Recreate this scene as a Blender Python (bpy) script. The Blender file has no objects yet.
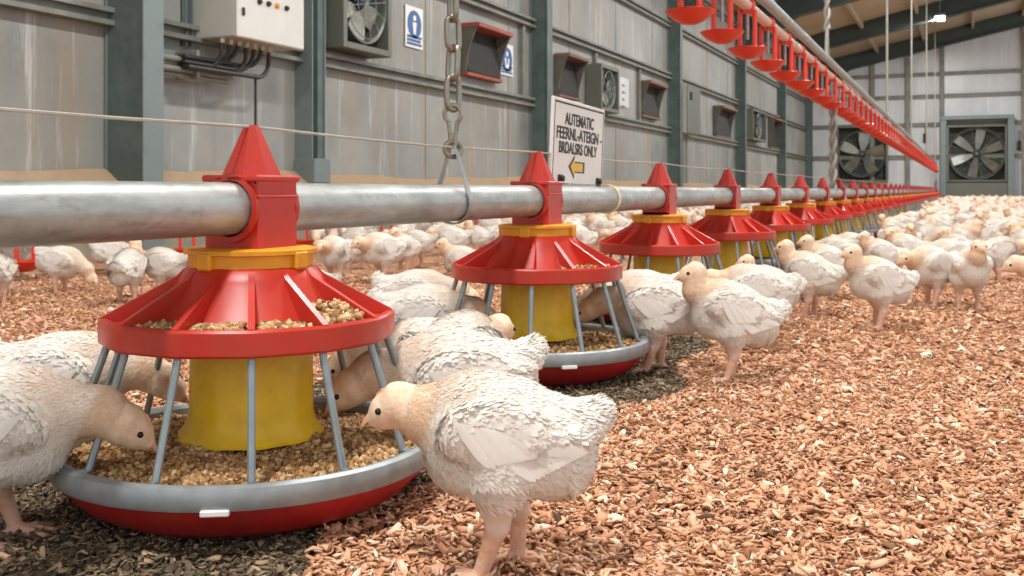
import bpy, math, random
import numpy as np
from mathutils import Vector, Matrix

R = math.radians
random.seed(7)
rng = np.random.default_rng(11)
sc = bpy.context.scene
COL = sc.collection

# ------------------------------------------------------------------ camera, world, lights, exposure
CAM_H = 0.315
F = 1000.0
YAW = math.atan2(453, F)
CA, SA = math.cos(YAW), math.sin(YAW)
cam_d = bpy.data.cameras.new('camera')
cam = bpy.data.objects.new('camera', cam_d)
COL.objects.link(cam)
cam.location = (0, 0, CAM_H)
cam.rotation_euler = (R(90), 0, YAW)
cam_d.sensor_width = 36
cam_d.lens = F / 1024 * 36
cam_d.shift_y = -98 / 1024
cam_d.clip_start = 0.02
cam_d.dof.use_dof = True
cam_d.dof.focus_distance = 0.95
cam_d.dof.aperture_fstop = 20
sc.camera = cam

sc.view_settings.view_transform = 'Standard'
sc.view_settings.look = 'None'
sc.view_settings.gamma = 1
sc.view_settings.use_curve_mapping = False
sc.view_settings.exposure = 0.1

world = bpy.data.worlds.new('World')
sc.world = world
world.use_nodes = True
bg = world.node_tree.nodes['Background']
bg.inputs[0].default_value = (0.93, 0.97, 1.0, 1)
bg.inputs[1].default_value = 1.0

def area_light(name, loc, size, power, color=(1, 0.98, 0.95), rot=(0, 0, 0), parent=None):
    l = bpy.data.lights.new(name, 'AREA')
    l.shape = 'RECTANGLE'
    l.size, l.size_y = size
    l.energy = power
    l.color = color
    o = bpy.data.objects.new(name, l)
    COL.objects.link(o)
    o.location = loc
    o.rotation_euler = rot
    if parent:
        o.parent = parent
    return o

LAMP_Y = [-0.6, 3.2, 8.0, 13.0, 18.5, 23.9]
LAMP_X = -0.5
LAMP_Z = 4.1
LAMP_POWER = 150

# ------------------------------------------------------------------ photo-frame helpers (1024 x 576)
def zx(X, Y):
    """camera depth and sideways distance of a ground position"""
    return -X * SA + Y * CA, X * CA + Y * SA

def ground(px, py):
    z = CAM_H * F / (py - 190.0)
    return at_depth(px, z)

def at_depth(px, z):
    xs = (px - 512) / F * z
    return xs * CA - z * SA, xs * SA + z * CA

def Y_at(px, X):
    z = (-X / CA) * F / (965 - px)
    return (z + X * SA) / CA

def Z_at(px, py, X):
    z = (-X / CA) * F / (965 - px)
    return CAM_H + (190 - py) / F * z

# ------------------------------------------------------------------ mesh helpers
class MB:
    def __init__(self):
        self.v, self.f, self.m, self.cur = [], [], [], 0

    def add(self, vs, fs):
        b = len(self.v)
        self.v.extend([tuple(v) for v in vs])
        for f in fs:
            self.f.append(tuple(i + b for i in f))
            self.m.append(self.cur)

    def box(self, lo, hi, M=None, bev=0.0):
        x0, y0, z0 = lo
        x1, y1, z1 = hi
        if bev > 0:
            b = min(bev, (x1 - x0) / 2.01, (y1 - y0) / 2.01, (z1 - z0) / 2.01)
            vs, idx = [], {}
            for sx in (0, 1):
                for sy in (0, 1):
                    for sz in (0, 1):
                        c = (x1 if sx else x0, y1 if sy else y0, z1 if sz else z0)
                        d = (-b if sx else b, -b if sy else b, -b if sz else b)
                        for a in range(3):
                            p = [c[k] + (d[k] if k != a else 0) for k in range(3)]
                            idx[(sx, sy, sz, a)] = len(vs)
                            vs.append(p)
            fs = []
            for a in range(3):
                o = [k for k in range(3) if k != a]
                for s in (0, 1):
                    q = []
                    for (p, r) in ((0, 0), (1, 0), (1, 1), (0, 1)):
                        key = [0, 0, 0]
                        key[a] = s; key[o[0]] = p; key[o[1]] = r
                        q.append(idx[(*key, a)])
                    flip = (s == 0) ^ (a == 1)
                    fs.append(q[::-1] if flip else q)
            for a in range(3):           # bevel strips along axis a
                o = [k for k in range(3) if k != a]
                for p in (0, 1):
                    for r in (0, 1):
                        k0 = [0, 0, 0]; k1 = [0, 0, 0]
                        k0[a] = 0; k1[a] = 1
                        for k in (k0, k1):
                            k[o[0]] = p; k[o[1]] = r
                        fs.append([idx[(*k0, o[0])], idx[(*k1, o[0])], idx[(*k1, o[1])], idx[(*k0, o[1])]])
            for sx in (0, 1):
                for sy in (0, 1):
                    for sz in (0, 1):
                        fs.append([idx[(sx, sy, sz, a)] for a in range(3)])
        else:
            vs = [(x, y, z) for x in (x0, x1) for y in (y0, y1) for z in (z0, z1)]
            fs = [(0, 1, 3, 2), (4, 6, 7, 5), (0, 4, 5, 1), (2, 3, 7, 6), (0, 2, 6, 4), (1, 5, 7, 3)]
        if M is not None:
            vs = [M @ Vector(v) for v in vs]
        self.add(vs, fs)

    def lathe(self, prof, n=24, c=(0, 0, 0), phase=0.0, mod=None, closed=False, M=None):
        vs, fs = [], []
        k = len(prof)
        for i in range(n):
            a = phase + 2 * math.pi * i / n
            s = mod(i) if mod else 1.0
            for (r, z) in prof:
                vs.append((c[0] + r * s * math.cos(a), c[1] + r * s * math.sin(a), c[2] + z))
        for i in range(n):
            j = (i + 1) % n
            for q in range(k if closed else k - 1):
                t = (q + 1) % k
                fs.append((i * k + q, j * k + q, j * k + t, i * k + t))
        if M is not None:
            vs = [M @ Vector(v) for v in vs]
        self.add(vs, fs)

    def tube(self, pts, r, n=10, cap=True, closed=False):
        pts = [Vector(p) for p in pts]
        m = len(pts)
        rs = r if isinstance(r, (list, tuple)) else [r] * m
        vs, fs = [], []
        ref = None
        for i, p in enumerate(pts):
            if closed:
                t = pts[(i + 1) % m] - pts[i - 1]
            else:
                t = pts[min(i + 1, m - 1)] - pts[max(i - 1, 0)]
            t.normalize()
            if ref is None:
                ref = Vector((0, 0, 1)) if abs(t.z) < 0.9 else Vector((1, 0, 0))
            u = ref - t * ref.dot(t)
            if u.length < 1e-5:
                u = t.orthogonal()
            u.normalize()
            w = t.cross(u)
            ref = u
            for k in range(n):
                a = 2 * math.pi * k / n
                vs.append(p + (u * math.cos(a) + w * math.sin(a)) * rs[i])
        for i in range(m if closed else m - 1):
            j = (i + 1) % m
            for k in range(n):
                l = (k + 1) % n
                fs.append((i * n + k, i * n + l, j * n + l, j * n + k))
        if cap and not closed:
            fs.append(tuple(range(n))[::-1])
            fs.append(tuple((m - 1) * n + k for k in range(n)))
        self.add(vs, fs)

    def prism(self, poly, axis, lo, hi, M=None):
        """polygon in the plane of the two other axes, extruded along axis"""
        o = [k for k in range(3) if k != axis]
        vs = []
        for h in (lo, hi):
            for (a, b) in poly:
                p = [0, 0, 0]
                p[o[0]], p[o[1]], p[axis] = a, b, h
                vs.append(M @ Vector(p) if M is not None else p)
        n = len(poly)
        fs = [tuple(range(n))[::-1], tuple(range(n, 2 * n))]
        for i in range(n):
            j = (i + 1) % n
            fs.append((i, j, n + j, n + i))
        self.add(vs, fs)

    def sphere(self, c, r, nu=12, nv=8, M=None):
        rx, ry, rz = r if isinstance(r, (tuple, list)) else (r, r, r)
        vs = [(c[0], c[1], c[2] + rz)]
        for i in range(1, nv):
            p = math.pi * i / nv
            for k in range(nu):
                a = 2 * math.pi * k / nu
                vs.append((c[0] + rx * math.sin(p) * math.cos(a), c[1] + ry * math.sin(p) * math.sin(a), c[2] + rz * math.cos(p)))
        vs.append((c[0], c[1], c[2] - rz))
        fs = [(0, 1 + k, 1 + (k + 1) % nu) for k in range(nu)]
        for i in range(nv - 2):
            for k in range(nu):
                l = (k + 1) % nu
                fs.append((1 + i * nu + k, 1 + (i + 1) * nu + k, 1 + (i + 1) * nu + l, 1 + i * nu + l))
        e = len(vs) - 1
        b = 1 + (nv - 2) * nu
        fs += [(b + (k + 1) % nu, b + k, e) for k in range(nu)]
        if M is not None:
            vs = [M @ Vector(v) for v in vs]
        self.add(vs, fs)

    def mesh(self, name, mats, angle=35, smooth=True):
        me = bpy.data.meshes.new(name)
        me.from_pydata(self.v, [], self.f)
        for m in (mats if isinstance(mats, (list, tuple)) else [mats]):
            me.materials.append(m)
        if any(self.m):
            me.polygons.foreach_set('material_index', np.array(self.m, dtype=np.int32))
        import bmesh
        b = bmesh.new(); b.from_mesh(me)
        bmesh.ops.recalc_face_normals(b, faces=b.faces)
        b.to_mesh(me); b.free()
        if smooth:
            me.shade_smooth()
            me.set_sharp_from_angle(angle=R(angle))
        return me

    def build(self, name, mats, parent=None, angle=35, smooth=True):
        return link(name, self.mesh(name, mats, angle, smooth), parent)

def link(name, me, parent=None):
    o = bpy.data.objects.new(name, me)
    COL.objects.link(o)
    if parent is not None:
        o.parent = parent
    return o

def np_mesh(name, V, faces, mats, smooth=True):
    """faces: (n,4) or (n,3) int array"""
    me = bpy.data.meshes.new(name)
    V = np.asarray(V, dtype=np.float32)
    faces = np.asarray(faces, dtype=np.int32)
    k = faces.shape[1]
    me.vertices.add(len(V)); me.vertices.foreach_set('co', V.ravel())
    me.loops.add(faces.size); me.loops.foreach_set('vertex_index', faces.ravel())
    me.polygons.add(len(faces))
    me.polygons.foreach_set('loop_start', np.arange(0, faces.size, k, dtype=np.int32))
    me.polygons.foreach_set('loop_total', np.full(len(faces), k, dtype=np.int32))
    me.update(calc_edges=True)
    for m in (mats if isinstance(mats, (list, tuple)) else [mats]):
        me.materials.append(m)
    if smooth:
        me.shade_smooth()
    return me

def empty(name, loc=(0, 0, 0), rz=0.0):
    o = bpy.data.objects.new(name, None)
    o.empty_display_size = 0.05
    COL.objects.link(o)
    o.location = loc
    o.rotation_euler = (0, 0, rz)
    return o

def tag(o, label=None, cat=None, group=None, kind=None):
    if label: o['label'] = label
    if cat: o['category'] = cat
    if group: o['group'] = group
    if kind: o['kind'] = kind
    return o

def copy_tree(o, parent=None):
    c = o.copy()
    COL.objects.link(c)
    c.parent = parent
    for ch in o.children:
        copy_tree(ch, c)
    return c

ORD = ('first second third fourth fifth sixth seventh eighth ninth tenth eleventh twelfth thirteenth fourteenth '
       'fifteenth sixteenth seventeenth eighteenth nineteenth twentieth').split()

# ------------------------------------------------------------------ materials
def srgb(h):
    h = h.lstrip('#')
    out = []
    for i in (0, 2, 4):
        c = int(h[i:i + 2], 16) / 255
        out.append(c / 12.92 if c <= 0.04045 else ((c + 0.055) / 1.055) ** 2.4)
    return (*out, 1)

class NT:
    def __init__(self, name):
        self.mat = bpy.data.materials.new(name)
        self.mat.use_nodes = True
        self.t = self.mat.node_tree
        self.b = self.t.nodes['Principled BSDF']

    def n(self, typ, **kw):
        nd = self.t.nodes.new(typ)
        for k, v in kw.items():
            if k in nd.inputs:
                nd.inputs[k].default_value = v
            else:
                setattr(nd, k, v)
        return nd

    def l(self, a, b):
        self.t.links.new(a, b)

    def coord(self, scale=(1, 1, 1), kind='Object'):
        tc = self.n('ShaderNodeTexCoord')
        mp = self.n('ShaderNodeMapping')
        mp.inputs['Scale'].default_value = scale
        self.l(tc.outputs[kind], mp.inputs['Vector'])
        return mp.outputs['Vector']

    def noise(self, vec, scale, detail=4, rough=0.6):
        nd = self.n('ShaderNodeTexNoise')
        nd.inputs['Scale'].default_value = scale
        nd.inputs['Detail'].default_value = detail
        nd.inputs['Roughness'].default_value = rough
        if vec is not None:
            self.l(vec, nd.inputs['Vector'])
        return nd.outputs['Fac']

    def ramp(self, fac, stops, interp='LINEAR'):
        nd = self.n('ShaderNodeValToRGB')
        cr = nd.color_ramp
        cr.interpolation = interp
        while len(cr.elements) < len(stops):
            cr.elements.new(0.5)
        for e, (p, c) in zip(cr.elements, stops):
            e.position = p
            e.color = c if not isinstance(c, str) else srgb(c)
        self.l(fac, nd.inputs['Fac'])
        return nd.outputs['Color']

    def mix(self, fac, a, b, mode='MIX'):
        nd = self.n('ShaderNodeMix', data_type='RGBA', blend_type=mode)
        for sock, v in ((nd.inputs[0], fac), (nd.inputs[6], a), (nd.inputs[7], b)):
            if hasattr(v, 'links') or hasattr(v, 'is_linked'):
                self.l(v, sock)
            else:
                sock.default_value = srgb(v) if isinstance(v, str) else v
        return nd.outputs[2]

    def bump(self, h, strength=0.3, dist=0.01):
        nd = self.n('ShaderNodeBump')
        nd.inputs['Strength'].default_value = strength
        nd.inputs['Distance'].default_value = dist
        self.l(h, nd.inputs['Height'])
        self.l(nd.outputs['Normal'], self.b.inputs['Normal'])

    def setp(self, **kw):
        for k, v in kw.items():
            s = self.b.inputs[k.replace('_', ' ')]
            if hasattr(v, 'is_linked'):
                self.l(v, s)
            else:
                s.default_value = srgb(v) if isinstance(v, str) else v
        return self

def plain(name, col, rough=0.5, metal=0.0, var=0.12, scale=18, dirt=None, dirt_amt=0.4, bump=0.0, dscale=9):
    t = NT(name)
    vec = t.coord()
    base = srgb(col)
    dark = tuple(c * (1 - var) for c in base[:3]) + (1,)
    lite = tuple(min(1, c * (1 + var)) for c in base[:3]) + (1,)
    c = t.ramp(t.noise(vec, scale), [(0.3, dark), (0.7, lite)])
    if dirt:
        f = t.ramp(t.noise(vec, dscale, 6, 0.7), [(0.45, (0, 0, 0, 1)), (0.75, (dirt_amt,) * 3 + (1,))])
        c = t.mix(f, c, dirt)
    t.setp(Base_Color=c, Roughness=rough, Metallic=metal)
    if bump:
        t.bump(t.noise(vec, scale * 6), bump, 0.002)
    return t.mat

M = {}
M['red'] = plain('red_plastic', '#bd2c1e', 0.38, var=0.1, scale=14, dirt='#8a5038', dirt_amt=0.45, dscale=16)
M['red_pan'] = plain('red_pan_plastic', '#b01c1f', 0.42, var=0.12, scale=14, dirt='#5c2a22', dirt_amt=0.4)
M['red_cup'] = plain('red_cup_plastic', '#d83a22', 0.35, var=0.1, scale=20)
M['yellow'] = plain('yellow_plastic', '#e8bd14', 0.42, var=0.08, scale=12, dirt='#8f6a1c', dirt_amt=0.5, dscale=14)
M['amber'] = plain('amber_collar_plastic', '#e09a18', 0.42, var=0.08, scale=14, dirt='#8f5a1c', dirt_amt=0.35, dscale=20)
M['galv'] = plain('galvanised_steel', '#a9adad', 0.42, 0.55, var=0.22, scale=40, dirt='#6f6a60', dirt_amt=0.5, dscale=30)
M['galv_ring'] = plain('galvanised_ring', '#9aa1a4', 0.45, 0.35, var=0.15, scale=50, dirt='#70706c', dirt_amt=0.4, dscale=30)
M['bar'] = plain('grille_steel', '#8d979b', 0.4, 0.5, var=0.12, scale=60)
M['chain'] = plain('chain_steel', '#9b968a', 0.35, 0.8, var=0.25, scale=90, dirt='#5a4a38', dirt_amt=0.5, dscale=80)
M['post'] = plain('painted_steel_post', '#52635f', 0.5, 0.1, var=0.15, scale=5, dirt='#8a8f88', dirt_amt=0.35, dscale=7)
M['post_light'] = plain('galvanised_steel_post', '#7f8c8c', 0.5, 0.25, var=0.18, scale=9, dirt='#55605c', dirt_amt=0.5)
M['rail'] = plain('wall_rail_steel', '#83857d', 0.55, 0.15, var=0.15, scale=6, dirt='#5c5648', dirt_amt=0.6, dscale=5)
M['rafter'] = plain('rafter_steel', '#44504c', 0.55, 0.1, var=0.12, scale=3)
M['cabinet'] = plain('cabinet_paint', '#bdbdb2', 0.5, var=0.05, scale=6)
M['cabinet_face'] = plain('cabinet_front_paint', '#d6d6d0', 0.4, var=0.05, scale=6)
M['black'] = plain('black_plastic', '#1d1e1f', 0.45, var=0.2)
M['cable'] = plain('cable_sheath', '#2b2c2b', 0.5, var=0.2, scale=30)
M['conduit'] = plain('grey_conduit', '#878981', 0.5, 0.1, var=0.15, scale=20)
M['fan_case'] = plain('fan_case', '#74776d', 0.5, 0.3, var=0.15, scale=9, dirt='#57564a', dirt_amt=0.6)
M['fan_back'] = plain('fan_back', '#333a33', 0.6, 0.1, var=0.3, scale=9)
M['blade'] = plain('fan_blade', '#a8a99c', 0.4, 0.4, var=0.2, scale=12)
M['blade_dark'] = plain('weathered_fan_blade', '#85897f', 0.35, 0.5, var=0.3, scale=3)
M['inlet_red'] = plain('inlet_frame_paint', '#9a4a3c', 0.55, var=0.2, scale=14)
M['inlet_brown'] = plain('inlet_brown_frame', '#7d5c4e', 0.6, var=0.2, scale=14)
M['inlet_dark'] = plain('inlet_inside', '#211f1b', 0.7, var=0.3, scale=10)
M['inlet_grey'] = plain('inlet_cheek', '#605d54', 0.6, var=0.2, scale=10)
M['white_sign'] = plain('sign_white', '#ecece8', 0.4, var=0.03, scale=8)
M['sign_blue'] = plain('sign_blue', '#2f5f9c', 0.45, var=0.06)
M['ink'] = plain('sign_ink', '#22211f', 0.5, var=0.1)
M['arrow'] = plain('arrow_yellow', '#e8c24e', 0.5, var=0.05)
M['rope'] = plain('steel_rope', '#a09d94', 0.5, 0.2, var=0.2, scale=40)
M['cord'] = plain('grey_cord', '#b4b2a8', 0.6, var=0.1, scale=40)
M['water_pipe'] = plain('water_pipe', '#d6b3a1', 0.4, var=0.08, scale=10)
M['feed_dark'] = plain('feed_bed', '#8f6a44', 0.9, var=0.3, scale=120)
M['ridge_tie'] = plain('rubber_tie', '#d8cfae', 0.6, var=0.1)
M['eye'] = plain('eye_black', '#120c08', 0.08, var=0.1)
M['beak'] = plain('beak_horn', '#dba27c', 0.4, var=0.1, scale=80)
M['comb'] = plain('comb_skin', '#e0a488', 0.5, var=0.1, scale=80)

def emission(name, col, s):
    t = NT(name)
    t.setp(Base_Color=col, Emission_Color=col)
    t.b.inputs['Emission Strength'].default_value = s
    return t.mat
M['lamp'] = emission('lamp_diffuser', '#ffffff', 14)

# galvanised pipe: mottled zinc
def pipe_mat():
    t = NT('zinc_pipe')
    v = t.coord((1, 0.35, 1))
    c = t.ramp(t.noise(v, 22, 6, 0.7), [(0.28, '#7d817c'), (0.5, '#a6aba9'), (0.72, '#c4c9c9')])
    f = t.ramp(t.noise(t.coord((1, 0.6, 1)), 55, 4, 0.7), [(0.52, (0, 0, 0, 1)), (0.72, (0.5, 0.5, 0.5, 1))])
    c = t.mix(f, c, '#6c665a')
    t.setp(Base_Color=c, Roughness=0.42, Metallic=0.45)
    t.bump(t.noise(v, 90, 3), 0.08, 0.002)
    return t.mat
M['pipe'] = pipe_mat()

def wall_mat(name, a, b, stain, streak):
    t = NT(name)
    big = t.noise(t.coord((0.5, 0.5, 0.5)), 1.7, 6, 0.6)
    c = t.ramp(big, [(0.3, a), (0.65, b)])
    f = t.ramp(t.noise(t.coord((1, 1.0, 0.16)), 2.2, 5, 0.65), [(0.48, (0, 0, 0, 1)), (0.7, (0.65, 0.65, 0.65, 1))])
    c = t.mix(f, c, stain)
    f2 = t.ramp(t.noise(t.coord((1, 1, 0.06)), 11, 5, 0.75), [(0.56, (0, 0, 0, 1)), (0.72, (0.8, 0.8, 0.8, 1))])
    c = t.mix(f2, c, streak)
    t.setp(Base_Color=c, Roughness=0.5)
    t.bump(t.noise(t.coord(), 25, 4), 0.12, 0.004)
    return t.mat
M['wall'] = wall_mat('wall_sheet', '#767b79', '#a2a49f', '#a08e78', '#cdcfcd')
M['wall_end'] = wall_mat('end_wall_sheet', '#ccd2d6', '#dfe3e5', '#bfc4c6', '#f2f4f6')
M['wall_end'].node_tree.nodes['Principled BSDF'].inputs['Roughness'].default_value = 0.32
M['roof'] = wall_mat('roof_sheet', '#a3957a', '#b8a88c', '#ac8c70', '#c4b79c')
M['plinth'] = plain('dusty_concrete', '#8f8c7e', 0.85, var=0.15, scale=5, dirt='#70695a', dirt_amt=0.6, bump=0.3)
M['dust'] = plain('litter_dust', '#b09678', 0.95, var=0.2, scale=9, dirt='#8c7658', dirt_amt=0.6, bump=0.4)

def litter_mat():
    t = NT('wood_shaving_litter')
    v0 = t.coord()
    w = t.n('ShaderNodeTexNoise'); w.inputs['Scale'].default_value = 30
    t.l(v0, w.inputs['Vector'])
    warp = t.n('ShaderNodeVectorMath', operation='MULTIPLY_ADD')
    t.l(w.outputs['Color'], warp.inputs[0]); warp.inputs[1].default_value = (0.02, 0.02, 0.02)
    t.l(v0, warp.inputs[2])
    vo = t.n('ShaderNodeTexVoronoi'); vo.inputs['Scale'].default_value = 70
    t.l(warp.outputs[0], vo.inputs['Vector'])
    sep = t.n('ShaderNodeSeparateColor'); t.l(vo.outputs['Color'], sep.inputs[0])
    chip = t.ramp(sep.outputs[0], [(0.0, '#76503a'), (0.2, '#ab7855'), (0.6, '#c6946e'), (0.85, '#d6aa86'), (1.0, '#e8cfb2')])
    gaps = t.ramp(vo.outputs['Distance'], [(0.35, (1, 1, 1, 1)), (0.75, (0.45, 0.4, 0.36, 1))])
    c = t.mix(1.0, chip, gaps, 'MULTIPLY')
    f = t.ramp(t.noise(v0, 1.2, 5), [(0.4, (0, 0, 0, 1)), (0.7, (0.45, 0.45, 0.45, 1))])
    c = t.mix(f, c, '#a87a58')
    # strip along the feeder row: dirty litter plus painted shade of pans and birds
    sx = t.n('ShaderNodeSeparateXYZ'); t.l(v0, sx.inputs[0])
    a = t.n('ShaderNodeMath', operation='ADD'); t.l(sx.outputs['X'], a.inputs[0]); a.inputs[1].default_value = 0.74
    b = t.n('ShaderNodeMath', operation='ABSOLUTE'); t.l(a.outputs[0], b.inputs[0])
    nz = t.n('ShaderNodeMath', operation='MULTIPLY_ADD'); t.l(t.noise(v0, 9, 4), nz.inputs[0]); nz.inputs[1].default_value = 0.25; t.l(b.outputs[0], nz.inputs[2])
    soil_shade = t.ramp(nz.outputs[0], [(0.34, (0.85, 0.85, 0.85, 1)), (0.44, (0, 0, 0, 1))])
    c = t.mix(soil_shade, c, '#6a5c48')
    t.setp(Base_Color=c, Roughness=0.9)
    t.bump(vo.outputs['Distance'], 0.6, 0.006)
    return t.mat
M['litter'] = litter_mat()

def island_mat(name, stops, rough=0.85, trans=0.0, extra=None):
    t = NT(name)
    g = t.n('ShaderNodeNewGeometry')
    c = t.ramp(g.outputs['Random Per Island'], stops)
    if extra:
        c = extra(t, c)
    t.setp(Base_Color=c, Roughness=rough)
    return t.mat
M['chips'] = island_mat('shaving_chips', [(0.0, '#46301f'), (0.06, '#9c6a4a'), (0.25, '#c68d68'), (0.6, '#d6a27c'), (0.88, '#e2b896'), (1.0, '#f4dfc6')])
M['chips_soiled_shaded'] = island_mat('soiled_shaded_chips', [(0.0, '#3c342a'), (0.4, '#6a5c48'), (0.8, '#8a765c'), (1.0, '#b79c7c')])  # dirty litter browns, with the shade around the pans painted in
M['pellets'] = island_mat('feed_pellets', [(0.0, '#6e4a28'), (0.4, '#a27848'), (0.75, '#c09868'), (1.0, '#dcc092')], 0.8)

def bird_mat():
    """body skin and down: attribute zone.r = bare leg, zone.g = head down, zone.b = bare pink skin"""
    t = NT('chicken_down')
    at = t.n('ShaderNodeAttribute'); at.attribute_name = 'zone'
    sp = t.n('ShaderNodeSeparateColor'); t.l(at.outputs['Color'], sp.inputs[0])
    v = t.coord()
    c = t.ramp(t.noise(v, 40, 5), [(0.3, '#ddd0c2'), (0.7, '#ece5db')])
    pk = t.ramp(t.noise(v, 55, 4), [(0.35, '#d3a28e'), (0.7, '#e4c4b4')])
    c = t.mix(sp.outputs[2], c, pk)
    hd = t.ramp(t.noise(v, 90, 4), [(0.3, '#e2bc98'), (0.7, '#f0dac0')])
    c = t.mix(sp.outputs[1], c, hd)
    lg = t.ramp(t.noise(v, 120, 4), [(0.3, '#cf9a7c'), (0.7, '#e6bda4')])
    c = t.mix(sp.outputs[0], c, lg)
    t.setp(Base_Color=c, Roughness=0.7)
    t.b.inputs['Subsurface Weight'].default_value = 0.12
    t.b.inputs['Subsurface Radius'].default_value = (0.006, 0.003, 0.002)
    t.bump(t.noise(v, 260, 4), 0.5, 0.002)
    return t.mat
M['bird'] = bird_mat()

def feather_mat():
    t = NT('white_feather')
    g = t.n('ShaderNodeNewGeometry')
    at = t.n('ShaderNodeAttribute'); at.attribute_name = 'zone'
    sp = t.n('ShaderNodeSeparateColor'); t.l(at.outputs['Color'], sp.inputs[0])
    c = t.ramp(g.outputs['Random Per Island'], [(0.0, '#e2d7cb'), (0.25, '#eee8df'), (1.0, '#f6f2eb')])
    hd = t.ramp(g.outputs['Random Per Island'], [(0.0, '#e4c09a'), (1.0, '#f2dfca')])
    c = t.mix(sp.outputs[1], c, hd)
    t.setp(Base_Color=c, Roughness=0.75)
    tr = t.n('ShaderNodeBsdfTranslucent'); t.l(c, tr.inputs['Color'])
    mx = t.n('ShaderNodeMixShader'); mx.inputs[0].default_value = 0.2
    out = t.t.nodes['Material Output']
    t.l(t.b.outputs[0], mx.inputs[1]); t.l(tr.outputs[0], mx.inputs[2])
    t.l(mx.outputs[0], out.inputs['Surface'])
    return t.mat
M['feather'] = feather_mat()

# ------------------------------------------------------------------ setting: floor, walls, roof
WX = -4.0            # left wall plane
EY = 28.5            # end wall plane
EAVE = 3.7
RISE = 0.215
XR = 4.2             # ridge
def struct(o): o['kind'] = 'structure'; return o

mb = MB(); mb.add([(WX - 0.2, -3, 0), (XR, -3, 0), (XR, EY + 0.2, 0), (WX - 0.2, EY + 0.2, 0), (WX - 0.2, -3, -0.2), (XR, -3, -0.2), (XR, EY + 0.2, -0.2), (WX - 0.2, EY + 0.2, -0.2)],
                  [(0, 1, 2, 3), (7, 6, 5, 4), (0, 4, 5, 1), (1, 5, 6, 2), (2, 6, 7, 3), (3, 7, 4, 0)])
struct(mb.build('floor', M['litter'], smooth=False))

mb = MB(); mb.box((WX - 0.12, -3, 0), (WX, EY, EAVE))
for k in range(0, 20):                      # sheet joints stand proud by a few millimetres
    y = -2.6 + k * 1.62
    if y < EY - 0.1:
        mb.box((WX, y, 0.42), (WX + 0.006, y + 0.03, EAVE))
struct(mb.build('wall_left', M['wall'], smooth=False))

top = EAVE + (XR - WX) * RISE
mb = MB(); mb.prism([(WX, 0), (XR, 0), (XR, top), (WX, EAVE)], 1, EY, EY + 0.12)
for k in range(9):
    x = WX + 0.45 + k * 0.93
    mb.box((x, EY - 0.008, 0.0), (x + 0.02, EY, EAVE + (x - WX) * RISE))
struct(mb.build('wall_end', M['wall_end'], smooth=False))

mb = MB(); mb.prism([(WX - 0.2, EAVE - 0.2 * RISE), (XR, top), (XR, top + 0.1), (WX - 0.2, EAVE + 0.1 - 0.2 * RISE)], 1, -3, EY + 0.12)
struct(mb.build('ceiling', M['roof'], smooth=False))

# dusty plinth along the left wall
mb = MB()
n = 90
prof = [(0.0, 0.0), (0.0, 0.30), (-0.05, 0.34), (-0.16, 0.425), (-0.17, 0.40)]
vs, fs = [], []
for i in range(n + 1):
    y = -3 + (EY + 3) * i / n
    k = math.sin(i * 1.7) * 0.012 + math.sin(i * 0.61) * 0.015
    for j, (dx, z) in enumerate(prof):
        vs.append((WX + 0.17 + dx + (k * 0.5 if j == 2 else 0), y, z + (k if j in (2, 3) else 0)))
for i in range(n):
    for j in range(4):
        mb.cur = 1 if j >= 1 else 0
        pass
        fs.append((i * 5 + j, i * 5 + j + 1, (i + 1) * 5 + j + 1, (i + 1) * 5 + j))
mb.cur = 0
mb.add(vs, fs)
for i, f in enumerate(fs):
    mb.m[i] = 0 if i % 4 == 0 else 1
struct(mb.build('baseboard_left', [M['plinth'], M['dust']]))

# wall rails (purlins of the left wall)
def rail(name, z, h, d):
    mb = MB()
    for (a, b) in ((0, h * 0.28), (h * 0.72, h)):
        mb.box((WX, -3, z + a), (WX + d, EY, z + b))
    mb.box((WX, -3, z + h * 0.2), (WX + d * 0.35, EY, z + h * 0.8))
    return struct(mb.build(name, M['rail'], smooth=False))
rail('trim_1', 1.15, 0.09, 0.07)
rail('trim_2', 1.94, 0.09, 0.08)
rail('trim_3', 2.70, 0.09, 0.07)
rail('trim_4', 3.40, 0.09, 0.07)
# end wall rails
for i, pyy in enumerate((75, 97, 125, 157)):
    z = CAM_H + (190 - pyy) / F * 26.4
    mb = MB(); mb.box((WX, EY - 0.07, z - 0.045), (XR, EY, z + 0.045)); mb.box((WX, EY - 0.09, z + 0.03), (XR, EY - 0.06, z + 0.05))
    struct(mb.build('trim_%d' % (5 + i), M['rail'], smooth=False))

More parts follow.
